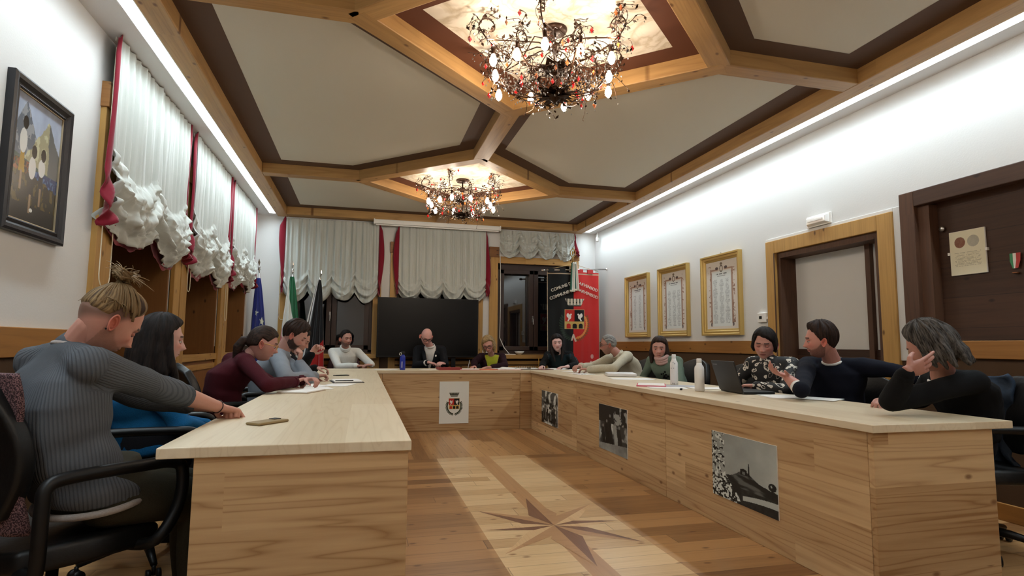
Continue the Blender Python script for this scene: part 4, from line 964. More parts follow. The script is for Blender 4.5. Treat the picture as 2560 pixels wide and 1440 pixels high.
def ribknit(name, col):
    """knit whose ribs follow the 'rib' attribute"""
    if name in MATS: return MATS[name]
    m, nt, p, N, L = newmat(name); c = hexc(col); a = N('ShaderNodeAttribute'); a.attribute_name = 'rib'
    w = N('ShaderNodeMath'); w.operation = 'SINE'; k = N('ShaderNodeMath'); k.operation = 'MULTIPLY'; k.inputs[1].default_value = 6.283; L(a.outputs['Fac'], k.inputs[0]); L(k.outputs[0], w.inputs[0])
    r = N('ShaderNodeMapRange'); r.inputs[1].default_value = -1; r.inputs[2].default_value = .2; L(w.outputs[0], r.inputs[0])
    tc = N('ShaderNodeTexCoord'); n = N('ShaderNodeTexNoise'); n.inputs['Scale'].default_value = 260; L(tc.outputs['Object'], n.inputs['Vector'])
    mu = N('ShaderNodeMath'); mu.operation = 'MULTIPLY_ADD'; L(n.outputs[0], mu.inputs[0]); mu.inputs[1].default_value = .35; L(r.outputs[0], mu.inputs[2])
    mx = N('ShaderNodeMix'); mx.data_type = 'RGBA'; L(mu.outputs[0], mx.inputs[0]); mx.inputs[6].default_value = (*[q*.72 for q in c], 1); mx.inputs[7].default_value = (*[q*1.05 for q in c], 1); L(mx.outputs[2], p.inputs['Base Color'])
    b = N('ShaderNodeBump'); b.inputs['Strength'].default_value = .55; b.inputs['Distance'].default_value = .004; L(mu.outputs[0], b.inputs['Height']); L(b.outputs[0], p.inputs['Normal'])
    p.inputs['Roughness'].default_value = .95; p.inputs['Specular IOR Level'].default_value = .1
    MATS[name] = m; return m
def hairmat(name, c1, c2, rough=.45):
    if name in MATS: return MATS[name]
    m, nt, p, N, L = newmat(name); a = N('ShaderNodeAttribute'); a.attribute_name = 'flow'
    n = N('ShaderNodeTexNoise'); n.inputs['Scale'].default_value = 1; n.inputs['Detail'].default_value = 4; n.inputs['Roughness'].default_value = .6; L(a.outputs['Vector'], n.inputs['Vector'])
    mx = N('ShaderNodeMix'); mx.data_type = 'RGBA'; r = N('ShaderNodeMapRange'); r.inputs[1].default_value = .35; r.inputs[2].default_value = .68; L(n.outputs[0], r.inputs[0]); L(r.outputs[0], mx.inputs[0])
    mx.inputs[6].default_value = (*hexc(c1), 1); mx.inputs[7].default_value = (*hexc(c2), 1); L(mx.outputs[2], p.inputs['Base Color'])
    b = N('ShaderNodeBump'); b.inputs['Strength'].default_value = .7; b.inputs['Distance'].default_value = .004; L(n.outputs[0], b.inputs['Height']); L(b.outputs[0], p.inputs['Normal'])
    p.inputs['Roughness'].default_value = .62; p.inputs['Specular IOR Level'].default_value = .18; MATS[name] = m; return m

m_eye = plain('eye white', 'a8a29c', .2, spec=.6); m_iris = plain('dark iris', '2a1a12', .15, spec=.8)
m_lens = plain('spectacle lens', '60606a', .05, spec=.8, trans=.9)

def hair_shell(style, male=True):
    """closed shell hugging the skull; outside it only where the style has hair. returns V,F local"""
    d, F = sphere_dirs(96, 64); Pb = head_shape(d, male, feat=False); x, y, z = Pb[:, 0], Pb[:, 1], Pb[:, 2]
    k = style.get('kind', 'short'); th = style.get('thick', .016)
    front = style.get('front', .072); side = style.get('side', -.01); nape = style.get('nape', -.075)
    # height above which hair grows, by position round the head
    ang = np.abs(np.degrees(np.arctan2(x, y)))                        # 0 front .. 180 back
    hl = np.interp(ang, [0, 28, 50, 68, 80, 100, 112, 180], [front, front*.97, front*.70, .02, side, side+.01, nape*.45, nape])
    hl = hl+style.get('sweep', 0)*x*(y > 0)
    m = sstep(-.008, (.018+.022*sstep(.0, .07, y)) if male else .012, z-hl)
    if style.get('bald'):                                             # bare crown
        bx, by, br = style['bald']; m = m*sstep(br*.8, br*1.1, np.hypot(x-bx, y-by)+(z < .03)*1.)
    tt = th*((.30+.70*sstep(-.03, .07, z)) if male and not style.get('full') else 1.)*(1+.35*style.get('top', 0)*sstep(.03, .11, z)+style.get('frontvol', 0)*sstep(.03, .08, y)*sstep(.04, .09, z))
    n = nrm2(np.stack([x/.0765**2, y/.10**2, z/.12**2], 1))
    st = n3(np.stack([ang*.06*8, z*26, y*20], 1)*np.array([1, 1, 1.]), 1.0, 5)
    off = m*(tt*(1+style.get('mess', .12)*st))-(1-m)*.012
    V = Pb+n*off[:, None]
    return V, F
def nrm2(a): return a/(np.linalg.norm(a, axis=1)[:, None]+1e-12)

def glasses(parent, Rm, H, col, thick=.0022, org=(0, 0, 0), round_=False):
    m = plain('spectacle frame '+col, col, .3, spec=.6, metal=.0 if col != 'c8a060' else .8); b = MB()
    for s_ in (-1, 1):
        P = []
        for t in np.linspace(0, 2*math.pi, 20, endpoint=False):
            e = .8 if not round_ else 1; X = s_*.032+.0245*math.copysign(abs(math.cos(t))**e, math.cos(t)); Z = -.002+.0185*math.copysign(abs(math.sin(t))**e, math.sin(t)); P.append(H+Rm@np.array([X, .103-.35*X*X*10*.6, Z]))
        b.tube(P, thick, 6, closed=True)
        b.tube([H+Rm@np.array(q) for q in ((s_*.056, .094, .004), (s_*.073, .07, .006), (s_*.082, .0, .006), (s_*.080, -.02, -.006))], thick, 6)
    b.tube([H+Rm@np.array(q) for q in ((-.009, .103, .002), (0, .107, .005), (.009, .103, .002))], thick, 6)
    b.V = [tuple(np.array(v)-np.array(org)) for v in b.V]; b.build('spectacles', m, parent, True)

def limb_ik(sh, wr, l1, l2, hint):
    sh, wr = np.array(sh, float), np.array(wr, float); d = wr-sh; D = np.linalg.norm(d)
    if D > (l1+l2)*.995: wr = sh+d/D*(l1+l2)*.995; D = (l1+l2)*.995; d = wr-sh
    a = (l1*l1-l2*l2+D*D)/(2*D); h = math.sqrt(max(l1*l1-a*a, 0)); u = d/D; hv = np.asarray(hint, float); hv = nrm(hv-u*(hv@u)); return sh+u*a+hv*h, wr

def person(label, pel, neck, head, az, hd, sh_w=.19, arms=(), male=True, skin=(.72, .50, .40), shirt=None, top=None, hair=None, voxel=.006, gvox=.009, brow=(.16, .10, .07), lips=None, beard=None, eyes='open',
           scale=1.0, belly=0., girth=1.0, legs=True, spec=None, thigh_dir=None, knees=None, pants=None, longhair=None, extra=None, shvec=None, slouch=.04, hs=1.0, feet_back=0., ears=True):
    """pel, neck, head: world points; az: torso azimuth in degrees; hd: (azimuth, pitch down, roll) of the head in degrees"""
    skin = tuple(np.clip(np.array(skin)*[1.0, 1.07, 1.16], 0, .95)); pel, neck, head = (np.array(q, float) for q in (pel, neck, head)); az = math.radians(az)
    f = np.array([math.cos(az), math.sin(az), 0]); rt = np.array([math.sin(az), -math.cos(az), 0])
    spine = nrm(neck-pel); sr = nrm(rt+(shvec if shvec is not None else 0)); fo = nrm(np.cross(spine, sr)); fo = fo*np.sign(fo@f) ; g = girth
    H = head; Rm = rotm(math.radians(hd[0]), math.radians(hd[1]), math.radians(hd[2]))
    # spine stations (slouch pushes the mid back outwards)
    ts = [0, .22, .45, .68, .84, .95, 1.04]; C = [pel+(neck-pel)*t-fo*slouch*math.sin(min(t, 1)*math.pi)*1.2 for t in ts]
    ra = np.array([.175, .165, .160, .178, .178, .115, .062])*g; rb = np.array([.125, .118+belly, .118+belly*.7, .122, .105, .080, .058])*g
    if not male: ra = ra*np.array([1.02, .93, .88, .90, .90, .88, .9]); rb = rb*np.array([1, .95, .95, 1.08, .98, .9, .9])
    org = np.array([pel[0], pel[1], 0.0])
    A = Arr(); A.loft(C, [sr]*7, [fo]*7, ra*.93, rb*.93)
    G = Arr(); G.loft(C, [sr]*7, [fo]*7, ra*1.04, rb*1.06)
    nb_ = neck; ht = H+Rm@np.array([0, -.026, -.040]); r_n = .055 if male else .046
    A.cap([nb_-spine*.06, nb_+fo*.008, (nb_+ht)/2, ht], [r_n*1.25, r_n*1.1, r_n, r_n*.98])
    G.cap([C[4]-spine*.03, neck-spine*.012], [.085*g, .072])
    shoulders = {}
    for s_ in (-1, 1):
        S_ = C[4]+spine*.035+sr*s_*(sh_w-.02)-fo*.0; shoulders[s_] = S_
        A.cap([C[5], S_], [.058, .050]); G.cap([C[5]-spine*.005, S_], [.066, .064])
    cuffs = []
    for arm in arms:
        s_ = 1 if arm['s'] == 'R' else -1; S_ = shoulders[s_]+np.array(arm.get('shift', (0, 0, 0)))
        if np.any(arm.get('shift', 0)): A.cap([C[5], S_], [.055, .048]); G.cap([C[4]+sr*s_*.08, S_], [.075, .062])
        W = np.array(arm['w'], float)
        if 'e' in arm: E_ = np.array(arm['e'], float)
        else: E_, W = limb_ik(S_, W, arm.get('l1', .285), arm.get('l2', .255), arm.get('hint', -f*.1+rt*s_*.6+np.array([0, 0, -1.])))
        q = 1.0 if male else .88; q *= arm.get('q', 1)
        A.cap([S_, S_*.45+E_*.55, E_], [.047*q, .044*q, .038*q]); A.cap([E_, E_*.65+W*.35, E_*.12+W*.88, W], [.039*q, .040*q, .027*q, .025*q])
        hv = nrm(W-E_); fd = np.array(arm.get('f', hv), float); nn_ = np.array(arm.get('n', (0, 0, 1)), float)
        hand_geo(A, W, fd, nn_, arm.get('th', s_*-1), arm.get('curl', .5), arm.get('spread', .1), arm.get('thumb', .6), (1.0 if male else .9)*hs, arm.get('curls'))
        k = arm.get('sleeve', .93); Wc = E_+(W-E_)*k
        sq = q*arm.get('sq', 1.0)
        G.cap([S_, S_*.5+E_*.5, E_], [.066*sq, .060*sq, .054*sq]); G.cap([E_, E_*.5+Wc*.5, Wc], [.055*sq, .051*sq, .041*sq]); cuffs.append((Wc, nrm(W-E_), .043*sq))
    # legs
    P_ = Arr(); kn = []
    for s_ in (-1, 1):
        hp = pel+rt*s_*.09; K = (np.array(knees[s_]) if knees else hp+f*.42+rt*s_*.03+np.array([0, 0, .02])); K[2] = max(K[2], .42); an = K+np.array([0, 0, -.40])*1.0+f*(.02-feet_back); an[2] = .09
        A.cap([hp, K], [.080, .052]); A.cap([K, K*.6+an*.4, an], [.050, .052, .034]); A.cap([an+f*-.03+np.array([0, 0, -.045]), an+f*.13+np.array([0, 0, -.055])], [.030, .026])
        P_.cap([hp+np.array([0, 0, -.0]), hp*.5+K*.5, K], [.098*g, .085*g, .066]); P_.cap([K, K*.5+an*.5, an+np.array([0, 0, .02])], [.064, .062, .050]); kn.append((K, an))
    P_.loft([pel-spine*.02, pel+spine*.12], [sr]*2, [fo]*2, [.175*g, .168*g], [.13*g, .118*g+belly])
    V, F = remesh(A.m, voxel, 2)
    # the head is a finer surface that is part of the same body mesh
    d, Fh = sphere_dirs(150, 104); Hl = head_shape(d, male); Vh = H+(Hl*hs)@Rm.T
    dye = np.tile(np.array(skin), (len(V), 1)); dh = np.tile(np.array(skin), (len(Vh), 1)); X, Y, Z = Hl[:, 0], Hl[:, 1], Hl[:, 2]; fr = Y > .04
    def paint(m, c, a=1.): nonlocal dh; dh = dh*(1-(m*a)[:, None])+np.array(c)*(m*a)[:, None]
    sk = np.array(skin)
    nj = 14
    paint(np.exp(-((np.abs(X)-.042)/.018)**2-((Z+.025)/.02)**2)*fr, sk*[1.08, .86, .82], .6); paint(np.exp(-(X/.012)**2-((Z+.036)/.012)**2)*fr, sk*[1.05, .86, .82], .5)
    lipc = lips if lips is not None else sk*[.86, .62, .60]
    paint(((np.abs(Z+.0655) < .0075*(1-(X/.026)**2)) & (np.abs(X) < .025) & fr)*1., lipc, .9); paint(((np.abs(Z+.0655) < .0011) & (np.abs(X) < .024) & fr)*1., sk*.35, .8)
    by = .0235-.10*(np.abs(X)-.030)**2*20*.5; paint(((np.abs(Z-by) < .0042) & (np.abs(X) > .012) & (np.abs(X) < .048) & fr)*1., brow, .85)
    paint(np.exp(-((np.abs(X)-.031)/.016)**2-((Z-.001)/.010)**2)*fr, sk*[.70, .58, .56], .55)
    if eyes != 'open': paint(((np.abs(Z+.004+.02*(np.abs(X)-.031)**2*60) < .0018) & (np.abs(np.abs(X)-.031) < .015) & fr)*1., (.12, .08, .07), .9)
    if beard:
        bc, ba = beard[0], beard[1]; mz = np.interp(np.abs(np.degrees(np.arctan2(X, Y))), [0, 18, 30, 60, 85], [-.045, -.05, -.058, -.045, -.01]); bm = sstep(.004, -.008, Z-mz)*(Y > -.015)*(1-((np.abs(Z+.0655) < .009) & (np.abs(X) < .022)))
        n_ = np.random.RandomState(1).rand(len(X))*.3+.7; paint(bm*n_, bc, ba)
    if hair and hair.get('shaved'):
        paint(sstep(-.012, .022, Z-np.interp(np.abs(np.degrees(np.arctan2(X, Y))), [55, 66, 84, 100, 180], [.09, .035, .005, .0, -.05]))*(np.abs(np.degrees(np.arctan2(X, Y))) > 56), hair['shaved'], .66)
    for s_ in (-1, 1):                                                # eyelids
        for (zz, rz_, yy) in (((.0062, .0072, .0768), (-.0098, .0050, .0762)) if eyes == 'open' else ((.0005, .0105, .0765),)):
            th_ = np.linspace(0, 2*math.pi, 16, endpoint=False); ph_ = np.linspace(.05, math.pi-.05, 10); T_, Q_ = np.meshgrid(th_, ph_, indexing='ij')
            Ve = np.stack([s_*.031+.0150*np.sin(Q_)*np.cos(T_), yy+.0128*np.sin(Q_)*np.sin(T_), zz+rz_*np.cos(Q_)], -1).reshape(-1, 3); i_, j_ = np.meshgrid(np.arange(16), np.arange(9), indexing='ij'); a_ = (i_*10+j_).ravel(); b_ = (((i_+1) % 16)*10+j_).ravel()
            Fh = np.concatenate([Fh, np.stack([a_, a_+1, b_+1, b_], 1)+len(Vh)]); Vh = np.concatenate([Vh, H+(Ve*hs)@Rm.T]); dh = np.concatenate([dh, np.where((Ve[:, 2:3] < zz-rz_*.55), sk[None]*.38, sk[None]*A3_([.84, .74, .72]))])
    for s_ in ((-1, 1) if ears else ()):
        Ve, Fe = ear_geo(s_); Fh = np.concatenate([Fh, Fe+len(Vh)]); Vh = np.concatenate([Vh, H+(Ve*hs)@Rm.T]); dh = np.concatenate([dh, np.tile(sk*[1.02, .84, .80], (len(Ve), 1))])
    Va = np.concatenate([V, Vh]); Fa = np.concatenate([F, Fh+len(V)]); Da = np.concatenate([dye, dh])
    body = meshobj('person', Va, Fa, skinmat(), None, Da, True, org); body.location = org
    tag(body, label, 'person')
    # eyes
    if eyes == 'open':
        for s_ in (-1, 1):
            c_ = H+Rm@(np.array([s_*.031, .0760, -.001])*hs); b = MB(); b.ball(c_-org, .0120*hs, 14, 10); eo = b.build('eye', m_eye, body, True)
            c2 = H+Rm@(np.array([s_*.031, .0822, -.0015])*hs); b = MB(); b.ball(c2-org, .0072*hs, 10, 8); b.build('iris', m_iris, eo, True)
    # hair
    if hair and hair.get('kind') != 'none':
        Vs, Fs = hair_shell(hair, male); Vw = H+(Vs*hs)@Rm.T
        hm = MB(); hm.add(Vw, Fs)
        n_ = 96*64                                                    # close the poles
        hm.add([H+Rm@np.array([0, 0, .132*hs])]+[Vw[i*64] for i in range(96)], [(0, 1+i, 1+(i+1) % 96) for i in range(96)]); hm.add([H+Rm@np.array([0, 0, -.10*hs])]+[Vw[i*64+63] for i in range(96)], [(0, 1+(i+1) % 96, 1+i) for i in range(96)])
        AA = Arr(); AA.m = hm
        for (P, R) in (longhair or []): AA.cap([H+Rm@(np.array(p)*hs) for p in P], [r*hs for r in R], 12)
        Vr, Fr = remesh(AA.m, hair.get('vox', .0045), 1)
        loc = (Vr-H)@Rm; fl_ = np.stack([np.degrees(np.arctan2(loc[:, 0], loc[:, 1]))*.35*hair.get('ff', 1), loc[:, 2]*22, loc[:, 1]*60], 1)
        if hair.get('knot') is not None:
            kc = np.array(hair['knot']); w_ = loc-kc; fl_ = np.stack([np.arctan2(w_[:, 0], w_[:, 1]+.02)*9, np.linalg.norm(w_, axis=1)*9, loc[:, 2]*6], 1)
        elif hair.get('flowback'): fl_ = np.stack([loc[:, 0]*170, loc[:, 1]*12, loc[:, 2]*60], 1)
        N_ = normals(Vr, Fr); Vr = Vr+N_*(n3(fl_, .8, 3)*hair.get('strand', .0022))[:, None]
        ho = meshobj('hair', Vr, Fr, hair['mat'], body, None, True, org); at_ = ho.data.attributes.new('flow', 'FLOAT_VECTOR', 'POINT'); at_.data.foreach_set('vector', fl_.astype(np.float32).ravel())
    # garments
    V, F = remesh(G.m, gvox, 4); N_ = normals(V, F); k = top.get('wrinkle', .006)
    spn = (V-pel)@spine; fold = np.sin(spn*55+2.4*n3(V, 9, 8)+n3(V, 22, 4)*1.5); V = V+N_*(k*(.55*fold*sstep(.34, .05, spn)+.8*n3(V, 16, 2)+.35*n3(V, 38, 6)))[:, None]
    L_ = V-C[3]; lx = L_@sr; ly = (V-(pel+np.outer(spn, spine)))@fo; lz = (V-neck)@spine
    fc = F.mean
    def part(name, mask, mat, off=0., mins=12):
        fm = mask[F].sum(1) >= 3; Fp = F[fm]
        if len(Fp) < mins: return None
        idx, inv = np.unique(Fp, return_inverse=True); Vp = V[idx]+N_[idx]*off; o = meshobj(name, Vp, inv.reshape(-1, 4), mat, body, None, True, org); o.data['idx'] = 0
        if rib_on: a_ = o.data.attributes.new('rib', 'FLOAT', 'POINT'); a_.data.foreach_set('value', ribv[idx].astype(np.float32))
        return o, idx
    rib_on = top.get('rib'); ribv = None
    if rib_on:
        ta = np.arctan2(ly+.02, lx); ribv = ta*19
        for arm in arms:
            s_ = 1 if arm['s'] == 'R' else -1; S_ = shoulders[s_]; E_ = np.array(arm['e'] if 'e' in arm else S_); Wd = np.array(arm['w'], float)
            for (p0, p1) in ((S_, E_), (E_, Wd)):
                u_ = nrm(p1-p0); w_ = V-p0; tt_ = w_@u_; rad = np.linalg.norm(w_-np.outer(tt_, u_), axis=1); m_ = (tt_ > -.0) & (tt_ < np.linalg.norm(p1-p0)+.05) & (rad < .085) & (np.abs(lx)*np.sign(s_)*np.sign(lx+1e-9) > .13) 
                e1 = nrm(np.cross(u_, [0, 0, 1.])); e2 = np.cross(u_, e1); ribv = np.where(m_, np.arctan2(w_@e1, w_@e2)*8.0, ribv)
    allm = np.ones(len(V), bool); inner = top.get('inner')
    if inner:                                                          # open jacket front showing a shirt
        v = (ly > .02) & (ly < .165+.0*ly) & (np.abs(lx) < inner.get('w', .012)+inner.get('k', .22)*np.clip(lz+inner.get('z', .34), 0, 1)) & (lz > -inner.get('z', .34)) & (lz < .03)
        part(inner.get('name', 'shirt'), v | False, inner['mat'], .001); vv = v.copy()
        part(top.get('name', 'jacket'), ~vv, top['mat'], .004)
        if inner.get('lapel', True):
            for s_ in (-1, 1):
                Q = []
                for z_ in np.linspace(-inner.get('z', .34)+.0, -.045, 13):
                    ex = s_*(inner.get('w', .012)+inner.get('k', .22)*(z_+inner.get('z', .34))); dd_ = np.where(ly > .02, (lx-ex)**2+(lz-z_)**2, 9); ii = np.argsort(dd_)[:5]; pb = V[ii].mean(0); pb = pb+sr*(ex-lx[ii].mean())+spine*(z_-lz[ii].mean()); Q.append((pb+N_[ii[0]]*.007, N_[ii[0]]))
                Pq = np.array([q[0] for q in Q]); Pq[1:-1] = (Pq[:-2]+Pq[1:-1]*2+Pq[2:])/4; wid = [.016+.030*math.sin(min(1, i/8)*math.pi/2) for i in range(13)]; Vv = []
                for i in range(13): Vv += [Pq[i]-sr*s_*.006-org, Pq[i]+sr*s_*wid[i]-org+Q[i][1]*(-.002)]
                lm = MB().add(Vv, [(2*i, 2*i+1, 2*i+3, 2*i+2) for i in range(12)]); lo_ = lm.build('lapel', top['mat'], body, True); q_ = lo_.modifiers.new('t', 'SOLIDIFY'); q_.thickness = .006; q_.offset = 0
    else: part(top.get('name', 'jumper'), allm, top['mat'])
    cm = top.get('cuffmat', top['mat']); b = MB()
    for (c_, u_, r_) in cuffs:
        b = MB(); b.tube([c_-u_*.03-org, c_-u_*.02-org, c_-org, c_+u_*.006-org], [r_*.98, r_*1.04, r_*1.0, r_*.75], 18); b.build('cuff', cm, body, True)
    if 'collar' in top:
        cl = top['collar']; b = MB(); P = []; up = nrm(spine*.8+fo*.3); ax = nrm(np.cross(up, sr)); cc_ = neck+fo*cl.get('fwd', .012)+spine*cl.get('up', .0)
        for t in np.linspace(0, 2*math.pi, 26, endpoint=False): P.append(cc_+sr*cl.get('r', .066)*math.cos(t)+fo*cl.get('r', .066)*1.02*math.sin(t)+spine*(-cl.get('drop', .03)*math.sin(t))-org)
        b.tube(P, cl.get('t', .010), 8, closed=True); b.build(cl.get('name', 'collar'), cl['mat'], body, True)
        if cl.get('stack'):
            for z_ in cl['stack']:
                b = MB(); b.tube([q+spine*z_ for q in P], cl.get('t', .01)*1.05, 8, closed=True); b.build(cl.get('name', 'collar'), cl['mat'], body, True)
    if top.get('hem'):
        b = MB(); P = [C[0]-spine*.015+sr*ra[0]*1.05*math.cos(t)+fo*rb[0]*1.12*math.sin(t)-fo*.01-org for t in np.linspace(0, 2*math.pi, 40, endpoint=False)]; b.tube(P, .012, 8, closed=True); b.build('tee_hem', top['hem'], body, True)
    V2, F2 = remesh(P_.m, .012, 3); N2 = normals(V2, F2); V2 = V2+N2*(.006*n3(V2, 18, 2))[:, None]
    V2[:, 2] = np.maximum(V2[:, 2], .03); meshobj('trousers', V2, F2, pants or m_trou, body, None, True, org)
    for (K, an) in kn:
        b = Arr(); c0 = an+f*-.045; c1 = an+f*.15; b.cap([np.array([*c0[:2], .055]), np.array([*((c0+c1)/2)[:2], .05]), np.array([*c1[:2], .040])], [.045, .044, .034]); Vs, Fs = remesh(b.m, .01, 2); Vs[:, 2] = np.maximum(Vs[:, 2], .004); meshobj('shoe', Vs, Fs, m_shoe, body, None, True, org)
    if spec: glasses(body, Rm*hs, H, spec, org=org, round_=spec in ('c8a060', '3a1c18'), thick=.0036 if spec == '1a1416' else .0022)
    if extra: extra(body, dict(H=H, R=Rm, C=C, sr=sr, fo=fo, sp=spine, org=org, neck=neck, G=(V, F, N_), part=part, arms=arms, sh=shoulders, lx=lx, ly=ly, lz=lz))
    return body
m_trou = cloth('dark trousers', '1d1d22', .9, .2, 200); m_shoe = plain('black shoe', '17161a', .4)
h_black = hairmat('black hair', '0a0809', '241c1a'); h_brown = hairmat('dark brown hair', '140d0a', '3a2820'); h_mid = hairmat('brown hair', '2a1c14', '5c4434')
h_blonde = hairmat('ash blonde hair', '5a4730', 'b59c72'); h_grey = hairmat('grey hair', '4c4a48', '9a9894'); h_salt = hairmat('salt and pepper hair', '121010', '66625e'); h_bun = hairmat('streaked bun hair', '33231a', '9c8058')
# ------------------------------------------------------------------ who sits where
def up(v, k=1.0): return np.array([0, 0, k])+np.asarray(v, float)
A3 = np.array
TH = .80
c_white = cloth('white zip jumper', 'd8dad6', .9, .3, 220); c_grey = cloth('grey suit jacket', '7d838c', .9, .35, 350); c_navy = cloth('navy jumper', '0f121e', .95, .3, 260)
c_blackj = cloth('black jacket', '101013', .9, .25, 260); c_suit = cloth('dark blazer', '15171c', .85, .2, 300); c_shirt = cloth('white shirt', 'd5d3d0', .8, .1, 200)
c_maroon = cloth('maroon jumper', '3f1019', .95, .25, 250); c_plum = cloth('plum blazer', '240f18', .9, .2, 250); c_yel = cloth('yellow green blouse', 'c3c83e', .8, .2, 150)
c_blue = cloth('petrol blue knit', '12527f', .95, .4, 220); c_blk2 = cloth('black cardigan', '0d0d0f', .9, .2, 250); c_teal = cloth('dark teal top', '1b2a30', .9, .2, 200)
c_cream = cloth('cream jumper', 'b3ab97', .95, .4, 180); c_green = cloth('sage green jumper', '5f6d60', .95, .4, 220); c_pink = cloth('pale pink scarf', 'b08f8a', .95, .5, 120)
c_knit = ribknit('grey rib knit jumper', '585c62'); c_knitp = cloth('grey knit cuff', '484c52', .95, .5, 200); c_blk3 = cloth('black jumper', '0e0f11', .92, .25, 250)
c_tee = cloth('white tee', '9d9692', .9, .1, 200)
def patterned():
    if 'patterned blouse' in MATS: return MATS['patterned blouse']
    m, nt, p, N, L = newmat('patterned blouse'); tc = N('ShaderNodeTexCoord'); n = N('ShaderNodeTexNoise'); n.inputs['Scale'].default_value = 9; L(tc.outputs['Object'], n.inputs['Vector'])
    ad = N('ShaderNodeVectorMath'); ad.operation = 'MULTIPLY_ADD'; L(n.outputs['Color'], ad.inputs[0]); ad.inputs[1].default_value = (.12, .12, .12); L(tc.outputs['Object'], ad.inputs[2])
    v = N('ShaderNodeTexVoronoi'); v.inputs['Scale'].default_value = 23; L(ad.outputs[0], v.inputs['Vector'])
    g1 = N('ShaderNodeMath'); g1.operation = 'LESS_THAN'; L(v.outputs['Distance'], g1.inputs[0]); g1.inputs[1].default_value = .42
    g2 = N('ShaderNodeMath'); g2.operation = 'GREATER_THAN'; L(v.outputs['Distance'], g2.inputs[0]); sc = N('ShaderNodeSeparateColor'); L(v.outputs['Color'], sc.inputs[0])
    k = N('ShaderNodeMath'); k.operation = 'MULTIPLY'; L(sc.outputs[0], k.inputs[0]); k.inputs[1].default_value = .42; L(k.outputs[0], g2.inputs[1])
    mu = N('ShaderNodeMath'); mu.operation = 'MULTIPLY'; L(g1.outputs[0], mu.inputs[0]); L(g2.outputs[0], mu.inputs[1])
    mx = N('ShaderNodeMix'); mx.data_type = 'RGBA'; mx.inputs[6].default_value = (*hexc('0f0e10'), 1); mx.inputs[7].default_value = (*hexc('cfc8bd'), 1); L(mu.outputs[0], mx.inputs[0]); L(mx.outputs[2], p.inputs['Base Color'])
    p.inputs['Roughness'].default_value = .7; MATS['patterned blouse'] = m; return m

# 1 man with the top knot, nearest on the left
def bun(body, D):
    H, R, org = D['H'], D['R'], D['org']; rg = random.Random(5)
    c = A3([.0, -.066, .138]); b = MB()
    def W(p): return H+R@A3(p, float)-org
    for k in range(70):                                               # coiled knot
        a0 = rg.uniform(0, 6.28); r_ = rg.uniform(.010, .036); tl = rg.uniform(-.5, .5); P = []
        for t in np.linspace(0, rg.uniform(2.4, 4.5), 12): P.append(W(c+A3([r_*math.cos(a0+t), r_*math.sin(a0+t)*.9, .012*math.sin(t+tl)+rg.uniform(-.002, .002)+.010*tl*2+.012])))
        b.tube(P, rg.uniform(.0025, .0048), 6)
    o = b.build('hair_knot', h_bun, body, True)
    b = MB()
    for k in range(80):                                              # loose ends sticking up
        a = rg.uniform(0, 6.28); e = rg.uniform(.15, 1.2); L_ = rg.uniform(.025, .070); d = A3([math.cos(a)*math.cos(e), math.sin(a)*math.cos(e)+.25, math.sin(e)*1.1]); s_ = c+A3([.014*math.cos(a), .014*math.sin(a), .022]); k2 = A3([rg.uniform(-.035, .035), rg.uniform(-.035, .035), -.026])
        P = [W(s_+d*L_*t+k2*t*t) for t in np.linspace(0, 1, 6)]; b.tube(P, np.linspace(.0030, .0007, 6), 5)
    b.build('hair_ends', plain('sun bleached hair', '8a7250', .5, var=.3, vscale=40), body, True)
    b = MB()
    for s_ in (-1, 1):
        for k in range(26):                                           # side hair drawn up to the knot
            t0 = rg.uniform(-.5, 1.0); P = []
            st = A3([s_*.070, .055-.12*(t0+.5), .030+rg.uniform(-.01, .03)])
            for t in np.linspace(0, 1, 9): q = st*(1-t)+c*t; q = q*1.0; nr_ = math.sqrt((q[0]/.0765)**2+(q[1]/.10)**2+(q[2]/.122)**2); q = q/max(nr_, .2)*(1.16+.05*math.sin(t*3.1)+rg.uniform(-.008, .008)) if t < .93 else q; P.append(W(q))
            b.tube(P, rg.uniform(.0022, .0045), 5)
    for k in range(14):                                               # strands escaping at the nape and brow
        s_ = rg.choice((-1, 1)); st = A3([s_*.07, -.03-.05*rg.random(), .055]); d = A3([s_*.02, -.03*rg.random()+ (.06 if k % 3 == 0 else -.02), -.02-.03*rg.random()]); P = [W(st+d*t+A3([s_*.012*math.sin(t*3), 0, .015*math.sin(t*3)])) for t in np.linspace(0, 1, 7)]; b.tube(P, np.linspace(.0022, .0006, 7), 5)
    b.build('drawn_back_hair', h_bun, body, True)
    m_ = MB(); w = A3(D['arms'][0]['w'])+A3([0, 0, .0]); e_ = A3(D['arms'][0]['e']); u_ = nrm(w-e_); a_ = nrm(np.cross(u_, [0, 0, 1])); b_ = np.cross(u_, a_); cc_ = w-u_*.012
    m_.tube([cc_+(a_*math.cos(t)+b_*math.sin(t))*.0275-org for t in np.linspace(0, 6.283, 20, endpoint=False)], .0022, 6, closed=True); m_.build('bracelet', plain('dark cord bracelet', '2a1410', .6), body, True)
    q = D['H']+D['R']@A3([.086, -.012, -.036])-org; m_ = MB().ball(q, .0035, 8, 6); m_.build('earring', m_black, body, True)
P1 = dict(pel=at(235, 1235, 2.02), neck=at(186, 872, 2.03), head=at(272, 803, 2.06))
w1 = onz(548, 1018, .815); 
